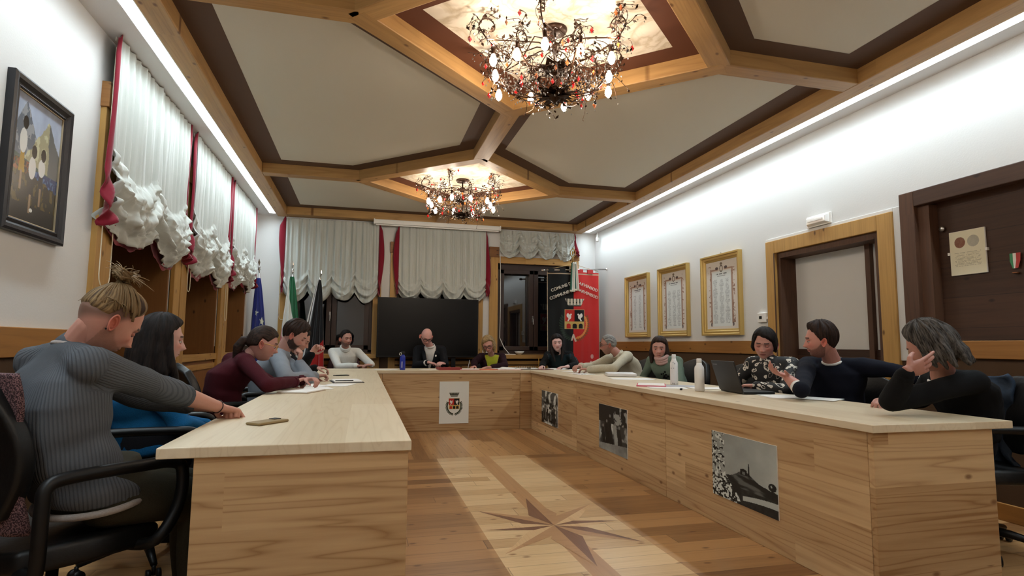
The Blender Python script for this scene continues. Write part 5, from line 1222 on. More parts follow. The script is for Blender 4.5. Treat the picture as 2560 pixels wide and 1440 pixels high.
person('man with fair topknot in grey ribbed jumper, leaning his arm on the left desk', P1['pel'], P1['neck'], P1['head'], 48, (38, 34, 4), .195,
    arms=[dict(s='R', w=w1, e=at(402, 972, 2.22), f=nrm(A3([.55, .75, -.25])), n=(-.25, -.35, .95), curl=1.55, thumb=1.2, th=-1, sleeve=.40, sq=1.06, spread=.02), dict(s='L', w=w1+A3([-.02, .09, -.01]), e=at(402, 972, 2.22)+A3([-.12, .25, -.05]), f=nrm(A3([.8, .2, -.2])), n=(0, 0, 1), curl=1.0, sleeve=.5)],
    skin=(.73, .50, .41), top=dict(mat=c_knit, rib=True, name='jumper', wrinkle=.010, cuffmat=c_knitp, hem=c_tee, collar=dict(mat=c_tee, name='tee_collar', r=.066, t=.008, drop=.018, up=.012)),
    hair=dict(mat=h_bun, thick=.013, front=.066, side=.045, nape=.0, shaved=(.30, .22, .17), knot=(0, -.060, .135), strand=.003), voxel=.0042, gvox=.007, beard=((.40, .28, .20), .35), eyes='closed', girth=1.07, slouch=.075,
    knees={-1: A3([-.70, 2.78, .50]), 1: A3([-.60, 2.52, .50])}, extra=bun, pants=cloth('olive trousers', '3a372c', .9, .3, 200), hs=1.0)

# 2 woman in blue with long black hair
hd2 = at(402, 852, 2.9)
person('woman with long black hair in a petrol blue knit, second seat along the left desk', at(395, 1120, 2.95), at(385, 935, 2.95), hd2, 8, (22, 2, 0), .175,
    arms=[dict(s='R', w=at(505, 1075, 2.95), e=at(455, 1062, 2.80), curl=.5), dict(s='L', w=at(520, 1065, 3.15), e=at(455, 1060, 3.25), curl=.5)],
    male=False, skin=(.74, .55, .48), top=dict(mat=c_blue, name='jumper', wrinkle=.008, collar=dict(mat=c_blue, r=.062, t=.016, drop=.02, up=.01)), girth=1.18, belly=.03,
    ears=False, hair=dict(mat=h_black, thick=.022, front=.074, side=-.045, nape=-.09, strand=.004, vox=.005), longhair=[([(s_*x, y, .03), (s_*(x+.012), y-.01, -.06), (s_*(x+.02), y-.01+yy, -.15), (s_*(x+.0), y+yy*1.6, zz)], [.034, .036, .036, .018]) for s_ in (-1, 1) for (x, y, yy, zz) in ((.062, -.005, .02, -.26), (.062, -.045, .0, -.27), (.045, -.085, .0, -.28), (.015, -.100, .0, -.29))]
    +[([(s_*.07, .035, .03), (s_*.082, .035, -.04), (s_*.085, .05, -.12), (s_*.07, .085, -.22)], [.016, .020, .022, .014]) for s_ in (-1, 1)], voxel=.007, slouch=.03)

# 3 woman in maroon with glasses and ponytail
w3 = A3([-.455, 4.43, TH+.02])
h3 = at(657, 860, 4.15)
person('woman with ponytail and thin gold glasses in a maroon jumper, leaning on the left desk', at(560, 1045, 4.1), at(612, 895, 4.13), h3, 28, (8, 14, 0), .165,
    arms=[dict(s='R', w=w3, e=A3([-.60, 4.12, TH+.02]), f=nrm(A3([.3, .9, .15])), n=(-.3, .2, .9), curl=1.05, thumb=1, sleeve=.96), dict(s='L', w=w3+A3([.06, .10, .01]), e=A3([-.62, 4.50, .80]), f=nrm(A3([.7, -.5, .1])), n=(0, .2, .9), curl=.9, thumb=1)],
    male=False, skin=(.70, .49, .42), top=dict(mat=c_maroon, name='jumper', wrinkle=.006, collar=dict(mat=c_maroon, r=.056, t=.008, drop=.018)), slouch=.06,
    hair=dict(mat=h_brown, thick=.012, front=.066, side=.030, nape=-.045, flowback=True, strand=.0018), longhair=[([(0, -.100, .012), (0, -.128, .0), (0, -.150, -.06), (.01, -.150, -.15)], [.020, .030, .034, .012])], spec='c8a060', voxel=.0055, brow=(.22, .15, .11), eyes='open')

# 4 bearded man in grey jacket, chin on hand
h4 = at(737, 838, 4.95)
hand4 = at(748, 893, 4.88)
person('bearded dark haired man in a grey jacket resting his chin on his hand', at(662, 1015, 4.95), at(703, 882, 4.95), h4, 12, (-2, 30, 4), .19,
    arms=[dict(s='R', w=onz(787, 941, TH+.005), e=onz(716, 958, TH+.0)+A3([0, .0, .02]), f=nrm(A3([.9, .35, .1])), n=(-.2, .1, .97), curl=1.1, thumb=1, sleeve=.97), dict(s='L', w=hand4+A3([0, .0, -.045]), e=A3([-.42, 5.08, .80]), f=nrm(A3([.15, -.1, .95])), n=(.9, -.2, .1), curl=1.3, thumb=1)],
    skin=(.72, .52, .44), top=dict(mat=c_grey, name='jacket', wrinkle=.006, inner=dict(mat=c_shirt, k=.14, w=.004, z=.30), collar=dict(mat=c_shirt, name='shirt_collar', r=.064, t=.010, drop=.01, up=.005)), slouch=.05,
    hair=dict(mat=h_brown, thick=.024, front=.066, side=-.012, nape=-.07, mess=.35, frontvol=.25, strand=.004), beard=((.14, .09, .07), .92), eyes='closed', voxel=.0055, brow=(.10, .07, .06))

# 5 partly hidden man in black
person('mostly hidden man in black behind the bearded man, one hand raised', at(690, 985, 5.95), at(722, 880, 5.9), at(748, 850, 5.85), 5, (0, 25, 0), .19,
    arms=[dict(s='R', w=at(778, 884, 5.62), e=onz(752, 925, TH+.03), f=nrm(A3([.6, .0, .8])), n=(-.4, .6, .4), curls=[.9, 1.1, 1.2, 1.3], spread=.3, thumb=.5, sleeve=.95), dict(s='L', w=at(790, 920, 6.2), f=nrm(A3([.9, 0, 0])), n=(0, 0, 1), curl=.7)],
    skin=(.72, .52, .44), top=dict(mat=c_blackj, name='jacket'), hair=dict(mat=h_black, thick=.018, front=.068), eyes='closed', voxel=.007)

# 6 man in white zip jumper at the far corner
h6 = at(865, 847, 8.55)
person('dark haired man in a white zip neck jumper at the far left corner', at(862, 955, 8.75), at(863, 874, 8.64), h6, -84, (-62, 3, 2), .205,
    arms=[dict(s='R', w=at(893, 915, 8.28), e=at(846, 917, 8.42), f=nrm(A3([.9, -.1, .05])), n=(0, -.1, 1), curl=.7, sleeve=.95), dict(s='L', w=at(930, 912, 8.26), e=at(922, 906, 8.55), f=nrm(A3([-.85, -.15, .0])), n=(0, -.2, 1), curl=.8, sleeve=.95)],
    skin=(.70, .50, .42), top=dict(mat=c_white, name='zip_jumper', wrinkle=.006, collar=dict(mat=c_white, r=.060, t=.018, drop=.022, up=.020, stack=(.02,))), hair=dict(mat=h_black, thick=.014, front=.070, side=-.01, nape=-.07), beard=((.24, .18, .16), .5), voxel=.007, gvox=.009)

# 7 bald man in dark blazer
h7 = at(1066, 842, 8.45)
def lap_pin(body, D):
    p = D['C'][4]+D['fo']*.125-D['sr']*.085-D['sp']*.02; MB().ball(p-D['org'], (.013, .006, .016), 10, 8).build('lapel_pin', m_white, body, True)
person('bald man with dark framed glasses in a dark blazer over a white shirt', at(1072, 955, 8.7), at(1075, 867, 8.60), h7, -94, (-84, 33, -6), .195,
    arms=[dict(s='R', w=at(1072, 906, 8.28), e=at(1040, 914, 8.45), f=nrm(A3([.9, -.1, -.2])), n=(.2, -.2, 1), curl=.7, sleeve=.86), dict(s='L', w=at(1112, 909, 8.3), e=at(1113, 912, 8.55), f=nrm(A3([-.6, -.5, .1])), n=(.1, -.4, .9), curl=.9, sleeve=.93)],
    skin=(.80, .58, .51), top=dict(mat=c_suit, name='blazer', inner=dict(mat=c_shirt, k=.22, w=.006, z=.36), cuffmat=c_shirt, wrinkle=.004, collar=dict(mat=c_shirt, name='shirt_collar', r=.060, t=.015, drop=.012, up=.022)), hair=dict(kind='none'), spec='1a1416', eyes='closed', voxel=.007, beard=((.5, .42, .38), .35), brow=(.42, .32, .28), extra=lap_pin)

# 8 blonde woman writing
h8 = at(1221, 861, 8.42)
def pen(org, p, d, L_=.13, mat=None, parent=None, name='pen'):
    p, d = A3(p, float), nrm(d); o = MB().tube([p-d*L_*.5, p-d*L_*.44, p+d*L_*.42, p+d*L_*.5], [.001, .0042, .0042, .003], 8).build(name, mat or m_white, None, True); return o
person('woman with an ash blonde bob and dark glasses in a plum blazer, writing', at(1228, 955, 8.7), at(1229, 890, 8.6), h8, -98, (-112, 26, 8), .175,
    arms=[dict(s='R', w=at(1186, 916, 8.22), e=at(1186, 906, 8.45), f=nrm(A3([-.5, -.6, -.1])), n=(-.3, .0, .9), curl=.9, thumb=1), dict(s='L', w=at(1228, 918, 8.2), e=at(1262, 914, 8.4), f=nrm(A3([-.95, -.1, 0])), n=(0, 0, 1), curl=.3)],
    male=False, ears=False, skin=(.76, .54, .46), top=dict(mat=c_plum, name='blazer', inner=dict(mat=c_yel, k=.26, w=.012, z=.34, name='blouse')), spec='1a1416', eyes='closed',
    hair=dict(mat=h_blonde, thick=.020, front=.074, sweep=-.3, side=-.03, nape=-.09), longhair=[([(s_*.066, y, .03), (s_*.078, y, -.04), (s_*.072, y+.012, -.105)], [.024, .026, .016]) for s_ in (-1, 1) for y in (.02, -.02, -.06)]+[([(0, -.09, .0), (0, -.10, -.09)], [.03, .022])], voxel=.007)

# 9 woman with long black hair
person('pale woman with long black hair in a black cardigan over a dark top', at(1402, 950, 8.78), at(1396, 885, 8.58), at(1392, 858, 8.42), -112, (-103, 0, 3), .18,
    arms=[dict(s='R', w=at(1354, 917, 8.02), e=at(1358, 909, 8.35), f=nrm(A3([-.4, -.7, .0])), n=(-.4, .1, .8), curl=1.0, thumb=1), dict(s='L', w=at(1415, 917, 8.05), e=at(1438, 914, 8.3), f=nrm(A3([-.95, -.1, -.05])), n=(0, 0, 1), curl=.4, sleeve=.7)],
    male=False, ears=False, skin=(.80, .62, .56), top=dict(mat=c_blk2, name='cardigan', inner=dict(mat=c_teal, k=.42, w=.03, z=.36, name='top')), brow=(.10, .07, .06),
    hair=dict(mat=h_black, thick=.020, front=.066, side=-.04, nape=-.09), longhair=[([(s_*.062, y, .03), (s_*.080, y, -.05), (s_*.078, y+.03, -.13), (s_*.050, y+.07, zz)], [.022, .026, .026, .014]) for s_ in (-1, 1) for (y, zz) in ((.02, -.25), (-.03, -.22))]+[([(0, -.09, .0), (0, -.10, -.14)], [.045, .04])], voxel=.007, lips=(.62, .32, .30), girth=1.1)

# 10 grey haired man in cream
person('grey haired man in a cream jumper and glasses, seen in profile on his forearms', (3.36, 6.85, .56), (3.16, 6.84, .985), (3.035, 6.88, 1.105), 178, (163, 6, 0), .19,
    arms=[dict(s='L', w=(2.66, 6.60, TH+.01), e=(2.88, 6.38, TH+.03), f=nrm(A3([-.7, .6, 0])), n=(0, 0, 1), curl=.6, sleeve=.97), dict(s='R', w=(2.62, 6.80, TH+.04), e=(2.86, 7.06, .82), f=nrm(A3([-.7, -.5, 0])), n=(0, 0, 1), curl=.6)],
    skin=(.66, .45, .37), top=dict(mat=c_cream, name='jumper', wrinkle=.010, collar=dict(mat=c_cream, r=.066, t=.012, drop=.02, up=.008)), hair=dict(mat=h_grey, thick=.009, front=.066, side=-.01, nape=-.07, flowback=True), spec='3a1c18', beard=((.45, .38, .34), .3), voxel=.007, slouch=.06)

# 11 woman with scarf
def flower(body, D):
    b = MB(); 
    V, F, N_ = D['G']; org = D['org']
    for k in range(9):
        c = D['C'][3]+D['fo']*.128+D['sr']*(-.02+.03*math.cos(k*2.4)*(.4+k*.12))+D['sp']*(-.02+.04*math.sin(k*2.4)*(.4+k*.12)); b.ball(c-org, (.014, .014, .012), 8, 5)
    b.build('print_motif', c_blk3, body, True)
person('woman with dark bobbed hair, pink scarf and sage green jumper on the right side', (3.30, 5.72, .56), (3.15, 5.70, .955), (3.12, 5.72, 1.070), 214, (236, 4, -2), .172,
    arms=[dict(s='R', w=(2.98, 5.80, .66), e=(3.06, 5.98, .74), curl=.5), dict(s='L', w=(2.96, 5.50, .66), e=(3.18, 5.42, .72), curl=.5)],
    male=False, ears=False, skin=(.72, .51, .43), top=dict(mat=c_green, name='jumper', collar=dict(mat=c_pink, name='scarf', r=.062, t=.020, drop=.012, up=.010, stack=(.026, -.022))), brow=(.12, .08, .07),
    hair=dict(mat=h_brown, thick=.018, front=.070, side=-.03, nape=-.09), longhair=[([(s_*.064, y, .03), (s_*.080, y, -.05), (s_*.076, y+.008, -.145)], [.024, .028, .018]) for s_ in (-1, 1) for y in (.025, -.02, -.06)]+[([(0, -.09, .0), (0, -.10, -.12)], [.035, .028])], voxel=.007, extra=flower)

# 12 woman in patterned blouse
person('woman with short black hair in a black and white patterned blouse', (3.30, 4.02, .56), (3.14, 3.98, .985), (3.105, 3.99, 1.118), 212, (222, 12, -3), .172,
    arms=[dict(s='R', w=(2.90, 4.16, .80), e=(3.02, 4.24, .80), f=nrm(A3([-.3, -.9, 0])), n=(0, 0, 1), curl=.5), dict(s='L', w=(2.90, 3.86, .80), e=(3.08, 3.74, .77), f=nrm(A3([-.4, .9, 0])), n=(0, 0, 1), curl=.5)],
    male=False, skin=(.72, .50, .42), top=dict(mat=patterned(), name='blouse', wrinkle=.005, collar=dict(mat=patterned(), r=.058, t=.010, drop=.012)), eyes='closed', brow=(.10, .07, .06),
    hair=dict(mat=h_black, thick=.020, front=.070, sweep=.38, side=-.035, nape=-.095), longhair=[([(s_*.058, .055, .065), (s_*.073, .045, .025), (s_*.082, .020, -.02), (s_*.080, .0, -.055)], [.014, .016, .018, .010]) for s_ in (-1, 1)]+[([(0, -.08, -.02), (0, -.085, -.09)], [.045, .035])], voxel=.006, girth=1.06)

# 13 man in navy jumper, gesturing
def cuffsm(body, D): pass
person('dark haired man in a navy jumper gesturing with an open hand toward his neighbour', at(2085, 1045, 4.15), at(2083, 907, 4.12), at(2052, 852, 4.05), 208, (146, 2, -4), .20,
    arms=[dict(s='R', w=at(1964, 940, 3.84), e=onz(2002, 975, TH+.03), f=nrm(at(1884, 914, 3.74)-at(1964, 940, 3.84)), n=(.05, .25, -.95), curls=[.25, .35, .5, .6], spread=.28, thumb=.2, th=1, sleeve=.24), dict(s='L', w=at(2310, 950, 3.72), e=at(2225, 925, 3.86), f=nrm(A3([.7, -.6, -.3])), n=(0, 0, 1), curl=.6)],
    skin=(.74, .50, .42), top=dict(mat=c_navy, name='jumper', wrinkle=.007, cuffmat=c_shirt, collar=dict(mat=c_shirt, name='shirt_collar', r=.062, t=.011, drop=.012, up=.014)), hair=dict(mat=h_brown, thick=.021, front=.070, side=-.005, nape=-.072, frontvol=.25, top=.5, mess=.4, strand=.004), beard=((.30, .20, .17), .62), voxel=.005, gvox=.008, brow=(.10, .07, .06), girth=1.08, belly=.03)

# 14 man in black resting his head on his hand, nearest on the right
h14 = at(2326, 868, 3.02)
person('long haired greying man in black resting his cheek on his hand, nearest on the right', at(2410, 1105, 3.25), at(2362, 945, 3.14), h14, 158, (112, 18, -10), .195,
    arms=[dict(s='L', w=at(2268, 928, 2.83), e=onz(2228, 1003, TH+.03), f=nrm(at(2345, 903, 2.86)-at(2268, 928, 2.83)), n=nrm(_fw*-1+A3([0, 0, -.15])), curls=[.12, .2, .28, .36], spread=.14, thumb=.6, th=-1, sleeve=.88), dict(s='R', w=at(2215, 1000, 3.35), e=at(2300, 1000, 3.5), f=nrm(A3([-.8, -.4, 0])), n=(0, 0, 1), curl=.5)],
    skin=(.68, .46, .38), top=dict(mat=c_blk3, name='jumper', wrinkle=.008, collar=dict(mat=c_shirt, name='shirt_collar', r=.062, t=.010, drop=.0, up=.012)), girth=1.05, slouch=.07, hs=1.04,
    hair=dict(mat=h_salt, thick=.024, front=.060, full=1, side=-.03, nape=-.085, mess=.45, strand=.006, vox=.0045), longhair=[([(s_*.060, y, .02), (s_*.086, y-.01, -.04), (s_*.084, y-.02, zz)], [.024, .024, .010]) for s_ in (-1, 1) for (y, zz) in ((.01, -.085), (-.03, -.105), (-.07, -.11))]+[([(0, -.09, .0), (.0, -.115, -.06), (x_, -.130, -.115)], [.034, .034, .012]) for x_ in (-.03, 0, .03)], voxel=.0045, gvox=.008, eyes='closed')
# ------------------------------------------------------------------ office chairs
def smooth_path(P, n=5):
    P = [np.array(p, float) for p in P]; out = []
    for i in range(len(P)-1):
        p0, p1, p2, p3 = P[max(i-1, 0)], P[i], P[i+1], P[min(i+2, len(P)-1)]
        for t in np.linspace(0, 1, n, endpoint=False): out.append(.5*(2*p1+(p2-p0)*t+(2*p0-5*p1+4*p2-p3)*t*t+(3*p1-p0-3*p2+p3)*t**3))
    return out+[P[-1]]
def office_chair(x, y, az, label, mat=None, arms=True, group=None, top=.95, sc=1.0, seat_z=.45):
    mat = mat or m_leather; e = empty('office_chair', (x, y, 0), math.radians(az)-math.pi/2, label, 'chair', group)      # local +y is forward
    def shell(nm, fn, th, m=mat, n=(22, 26)):
        V, F, u, v = grid(*n, fn); o = link(nm, fast_mesh(V, F), m, e, True); s = o.modifiers.new('t', 'SOLIDIFY'); s.thickness = th; s.offset = 0
        b = o.modifiers.new('b', 'BEVEL'); b.width = th*.42; b.segments = 3; b.limit_method = 'ANGLE'; b.angle_limit = 1.0; return o
    def sq(u, v):                                                     # rounded rectangle parameterisation
        a, b_ = 2*u-1, 2*v-1; r = .72; k = np.maximum(np.abs(a), np.abs(b_))+1e-9; L_ = np.hypot(a, b_)+1e-9; s = (k/L_)*r+(1-r); return a*s, b_*s
    def seat(u, v): a, b_ = sq(u, v); return np.stack([a*.27, b_*.26+.02, seat_z-.035+.012*a*a*2-.03*np.clip(b_, 0, 1)**3+0*a], -1)
    shell('seat', seat, .075)
    hb = top-.52
    def back(u, v): a, b_ = sq(u, v); z = .52+(b_+1)/2*hb; return np.stack([a*(.245-.02*b_), -.25-.06*((z-.5)/.5)**1.3+.035*np.sin((z-.52)/hb*3.1)+.05*a*a, z], -1)
    shell('backrest', back, .06)
    m_ = MB(); m_.tube([(0, -.05, .40), (0, -.24, .38), (0, -.31, .46), (0, -.31, .70)], [.022, .022, .02, .018], 8); m_.build('back_bracket', m_black, e, True)
    if arms:
        for s in (-1, 1):
            Pa = smooth_path([(s*.18, -.17, .40), (s*.29, -.175, .405), (s*.315, -.175, .45), (s*.318, -.175, .60), (s*.315, -.165, .665), (s*.31, -.10, .682), (s*.308, .10, .682), (s*.308, .21, .676), (s*.312, .245, .64), (s*.312, .235, .52), (s*.30, .17, .42), (s*.18, .13, .40)]); m_ = MB(); m_.tube(Pa, .0205, 12); m_.build('armrest', m_black, e, True)
    MB().lathe([(.028, .09), (.028, .22), (.018, .225), (.018, .41)], 16).build('gas_column', m_black, e, True); 
    m_ = MB(); m_.box(-.12, .12, -.12, .12, .385, .41); m_.build('seat_plate', m_black, e, bevel=.01)
    for k in range(5):
        a = 2*math.pi*k/5+.3; c, s = math.cos(a), math.sin(a); MB().tube([(0, 0, .115), (.14*c, .14*s, .105), (.29*c, .29*s, .075)], [.028, .022, .015], 8).build('base_leg', m_black, e, True)
        w = MB(); w.tube([(.29*c-.012*s, .29*s+.012*c, .028), (.29*c-.03*s, .29*s+.03*c, .028)], .027, 14); w.tube([(.29*c+.012*s, .29*s-.012*c, .028), (.29*c+.03*s, .29*s-.03*c, .028)], .027, 14); w.tube([(.29*c, .29*s, .028), (.29*c, .29*s, .07)], .009, 8); w.build('caster', m_black, e, True)
    return e
def chair_for(pel, az, label, **k):
    a = math.radians(az); office_chair(pel[0]-.03*math.cos(a), pel[1]-.03*math.sin(a), az, label, **k)
chair_for(P1['pel']+A3([-.09, .03, 0]), 46, 'black leather office chair with armrests under the man with the topknot, nearest on the left', top=1.0)
chair_for(at(395, 1120, 2.95), 8, 'black office chair under the woman in petrol blue')
chair_for(at(560, 1045, 4.1), 25, 'black office chair under the woman in maroon')
chair_for(at(662, 1015, 4.95), 12, 'black office chair under the bearded man in grey'); chair_for(at(690, 985, 5.95), 5, 'black office chair under the half hidden man in black')
chair_for(at(862, 955, 8.75), -84, 'dark red office chair under the man in the white zip jumper', mat=plain('dark red vinyl', '3a1018', .45))
chair_for(at(1072, 955, 8.7), -92, 'black office chair under the bald man'); chair_for(at(1228, 955, 8.7), -96, 'black office chair under the blonde woman')
chair_for(at(1410, 950, 8.80), -112, 'black office chair under the pale woman with long black hair'); chair_for((3.38, 6.85, 0), 200, 'black office chair under the man in cream', top=.93)
chair_for((3.32, 5.72, 0), 190, 'black office chair under the woman in sage green'); chair_for((3.36, 4.93, 0), 185, 'empty black office chair behind the white bottles on the right', top=.93)
m_greenf = plain('green upholstery', '34502a', .9, bump=.3, bscale=200)
chair_for((3.34, 4.02, 0), 205, 'green upholstered office chair under the woman in the patterned blouse', mat=m_greenf, arms=False)
chair_for(at(2085, 1045, 4.15)+A3([.02, -.10, 0]), 198, 'black office chair under the man in the navy jumper', top=.90)
chair_for(at(2415, 1105, 3.25), 158, 'black office chair under the long haired man, nearest on the right', top=.94)
# coat over the near right chair
def coatf(u, v):
    a = (u-.5)*2; z = .94-.50*v; c0 = at(2425, 1010, 3.45)
    base = np.stack([c0[0]+.0*a, c0[1]+0*a, z], -1)
    t = math.radians(158); rt = np.array([math.sin(t), -math.cos(t), 0]); fo = np.array([math.cos(t), math.sin(t), 0])
    return np.stack([c0[0]+0*a, c0[1]+0*a, z], -1)+(a*(.19+.03*np.sin(v*7)))[..., None]*rt+((-.05*np.sin(v*1.6)-.06*a*a+.02*np.sin(a*9+v*4)+.015*np.sin(v*19+a*3))[..., None])*fo
V, F, u, v = grid(40, 50, coatf); o = link('coat', fast_mesh(V, F), cloth('slate blue coat', '2c3848', .8, .4, 60), None, True); s = o.modifiers.new('t', 'SOLIDIFY'); s.thickness = .03; tag(o, 'slate blue coat hung over the chair back nearest on the right', 'coat')

def tweed():
    m, nt, p, N, L = newmat('speckled tweed'); tc = N('ShaderNodeTexCoord'); n = N('ShaderNodeTexNoise'); n.inputs['Scale'].default_value = 240; n.inputs['Detail'].default_value = 2; L(tc.outputs['Object'], n.inputs['Vector'])
    r = N('ShaderNodeValToRGB'); L(n.outputs[0], r.inputs[0]); r.color_ramp.elements[0].position = .46; r.color_ramp.elements[0].color = (*hexc('2a1820'), 1); r.color_ramp.elements[1].position = .56; r.color_ramp.elements[1].color = (*hexc('7c5e62'), 1); L(r.outputs[0], p.inputs['Base Color']); p.inputs['Roughness'].default_value = .95; return m
def tweedf(u, v):
    a = (u-.5)*2; z = 1.0-.48*v; return np.stack([a*(.215+.015*np.sin(v*9)), -.205-.055*np.clip((z-.5)/.5, 0, 2)**1.3+.02*np.sin(a*8+v*5)*v+.04*a*a, z], -1)
V, F, u, v = grid(40, 46, tweedf); o = link('coat', fast_mesh(V, F), tweed(), None, True, (P1['pel'][0]-.09-.03*math.cos(.8), P1['pel'][1]+.03-.03*math.sin(.8), 0), math.radians(46)-math.pi/2); s = o.modifiers.new('t', 'SOLIDIFY'); s.thickness = .018; tag(o, 'dark pink speckled tweed coat hung over the chair nearest on the left', 'coat')

# ------------------------------------------------------------------ things on the desks
Z0 = TT+.0006
def flat(name, x, y, rz, w, d, h, mat, label, cat, group=None, z=Z0, bevel=0):
    o = MB().box(-w/2, w/2, -d/2, d/2, 0, h).build(name, mat, None, bevel=bevel, loc=(x, y, z), rz=math.radians(rz)); return tag(o, label, cat, group)
def sheet(x, y, rz, label, z=Z0, w=.21, d=.297, h=.002, mat=None, curl=0.):
    def fn(u, v): return np.stack([(u-.5)*w, (v-.5)*d, h+curl*np.clip(u-.6, 0, 1)**2*2+0*u], -1)
    V, F, u, v = grid(8, 8, fn); o = link('paper_sheet', fast_mesh(V, F), mat or m_paper, None, False, (x, y, z), math.radians(rz)); s = o.modifiers.new('t', 'SOLIDIFY'); s.thickness = h; s.offset = -1
    return tag(o, label, 'paper')
e = empty('phone', (-.378, 2.655, Z0), math.radians(-38), 'phone in a tan case lying face down on the near left desk', 'phone')
B('case', plain('tan phone case', '8a744c', .5), -.04, .04, -.08, .08, 0, .011, e, .005); f = MB(); f.box(-.032, .004, .035, .07, .0112, .014); f.build('camera_block', m_black, e, bevel=.002)
e = empty('notebook', (-.40, 4.30, Z0), math.radians(-20), 'open white notebook in front of the woman in maroon', 'notebook'); B('cover', plain('notebook cover', 'b9a58c', .6), -.11, .11, -.15, .15, 0, .003, e); B('pages', m_paper, -.105, .105, -.145, .145, .0032, .012, e, .002)
sheet(-.33, 4.62, 12, 'white sheet just beyond the open notebook on the left desk'); sheet(-.42, 4.86, 25, 'loose sheet under the arm of the bearded man', curl=.02); sheet(-.18, 4.95, -15, 'white sheet beside the dark folder on the left desk')
e = empty('document_folder', (-.13, 5.36, Z0), math.radians(8), 'dark folder with white papers on the left desk', 'folder'); B('cover', plain('charcoal card', '2a2a2e', .6), -.13, .13, -.17, .17, 0, .004, e); B('papers', m_paper, -.115, .115, -.16, .16, .0042, .016, e, .002)
B('pen_on_top', m_black, -.11, .04, -.15, -.142, .0162, .023, e)
e = empty('phone', (-.21, 6.35, Z0), math.radians(-60), 'phone lying beyond the hand of the bearded man', 'phone'); B('body', m_black, -.036, .036, -.075, .075, 0, .008, e, .003); B('screen', m_scr, -.033, .033, -.072, .072, .0081, .0088, e)
sheet(.30, 7.78, 85, 'white sheet on the head desk left of the blue bottle'); sheet(.88, 7.72, 88, 'white sheet on the head desk by the bald man')
def folder(x, y, rz, w, d, col, label, h=.006, top=True):
    e = empty('paper_folder', (x, y, Z0), math.radians(rz), label, 'folder'); B('cover', plain('card '+col, col, .6), -w/2, w/2, -d/2, d/2, 0, h, e, .001)
    if top: B('papers', m_paper, -w/2+.01, w/2-.02, -d/2+.01, d/2-.01, h+.0002, h+.004, e)
folder(1.11, 7.66, 3, .30, .23, '8a2f2c', 'thick dark red folder in front of the bald man', .030, False)
folder(1.38, 7.63, -4, .28, .22, 'b5645a', 'thin salmon folder between the bald man and the blonde woman', .008)
folder(1.62, 7.66, 6, .26, .22, 'c9694a', 'orange folder under the writing hand of the blonde woman', .008, False)
folder(1.92, 7.64, -6, .33, .24, 'd79a98', 'pink folder with loose papers in front of the blonde woman', .006); sheet(1.86, 7.70, 30, 'creased sheet lying on the pink folder', Z0+.011, curl=.05)
e = empty('document_tray', (2.22, 7.80, Z0), math.radians(-4), 'dark tray of clipped papers right of the blonde woman', 'tray'); B('base', m_black, -.15, .15, -.12, .12, 0, .006, e)
for k in range(12): MB().tube([(-.14+.025*k, .10, .005), (-.14+.025*k, .11, .028), (-.14+.025*k, .085, .030), (-.14+.025*k, .08, .012)], .003, 6).build('binding_ring', m_metal, e, True)
B('papers', m_paper, -.14, .14, -.11, .075, .0062, .015, e); B('clip', m_black, -.02, .03, -.118, -.09, .0152, .024, e, .003)
folder(2.42, 7.66, 20, .22, .16, '5a2224', 'dark red folder under the pen hand of the pale woman', .006, False)
sheet(2.66, 7.72, 80, 'open printed sheet in front of the pale woman', curl=.03); sheet(2.86, 7.62, 100, 'white sheet at the far right desk corner', w=.21)
sheet(2.62, 6.98, 15, 'white sheet before the man in cream, farther one', w=.25); sheet(2.50, 6.45, 10, 'white sheet before the man in cream, nearer one')
e = empty('spectacles', (2.47, 6.30, Z0), math.radians(30), 'folded thin framed reading glasses on the right desk', 'glasses'); 
for s_ in (-1, 1): MB().tube([(s_*.03+.024*math.cos(t), 0, .02+.018*math.sin(t)) for t in np.linspace(0, 6.283, 16, endpoint=False)], .0012, 5, closed=True).build('rim', m_metal, e, True); MB().tube([(s_*.055, 0, .022), (s_*.055, .06, .004), (s_*.05, .12, .003)], .0014, 5).build('temple', plain('tortoise', '5a3018', .3), e, True)
e = empty('ring_binder', (2.78, 5.98, Z0), math.radians(72), 'thick white binder lying on the right desk', 'binder'); B('cover', plain('white vinyl', 'd6d4d4', .4), -.15, .15, -.16, .16, 0, .038, e, .012); B('page_block', m_paper, -.135, .152, -.15, .15, .006, .032, e, .002)
sheet(2.66, 5.45, 75, 'wide white sheet between the binder and the pink edged folder', w=.30, d=.42)
folder(2.40, 4.55, 62, .32, .24, 'c8506a', 'pink edged folder with papers beside the flowered bottle', .008); sheet(2.40, 4.28, 70, 'white sheet nearest the small black pen cap', Z0); sheet(2.62, 4.42, 50, 'grey printed sheet beside the flowered bottle', Z0+.0005, mat=plain('printed grey paper', 'a9a9b0', .7), w=.22); sheet(2.70, 4.15, 80, 'white sheet between the two bottles and the laptop', Z0+.001)
flat('marker_pen', 2.39, 4.05, 55, .045, .018, .014, m_black, 'small black marker lying on the right desk beside the sheets', 'marker', bevel=.005)
def bottle(x, y, h, r, mat, label, neck=.4, capm=None, capr=.5, z=Z0):
    e = empty('water_bottle', (x, y, z), 0, label, 'bottle'); nh = h*.86
    MB().lathe([(r*.90, 0), (r, .006), (r, nh*.78), (r*.93, nh*.86), (r*.60, nh*.94), (r*.55, nh)], 32).build('body', mat, e, True); MB().lathe([(r*capr, nh), (r*capr*1.08, nh+.004), (r*capr*1.08, h-.006), (r*capr*.9, h)], 24).build('cap', capm or mat, e, True); return e
m_wb = plain('white enamel bottle', 'e2e3e4', .3, spec=.6, coat=.3)
bottle(2.475, 3.93, .245, .036, m_wb, 'plain white metal bottle standing beside the black laptop')
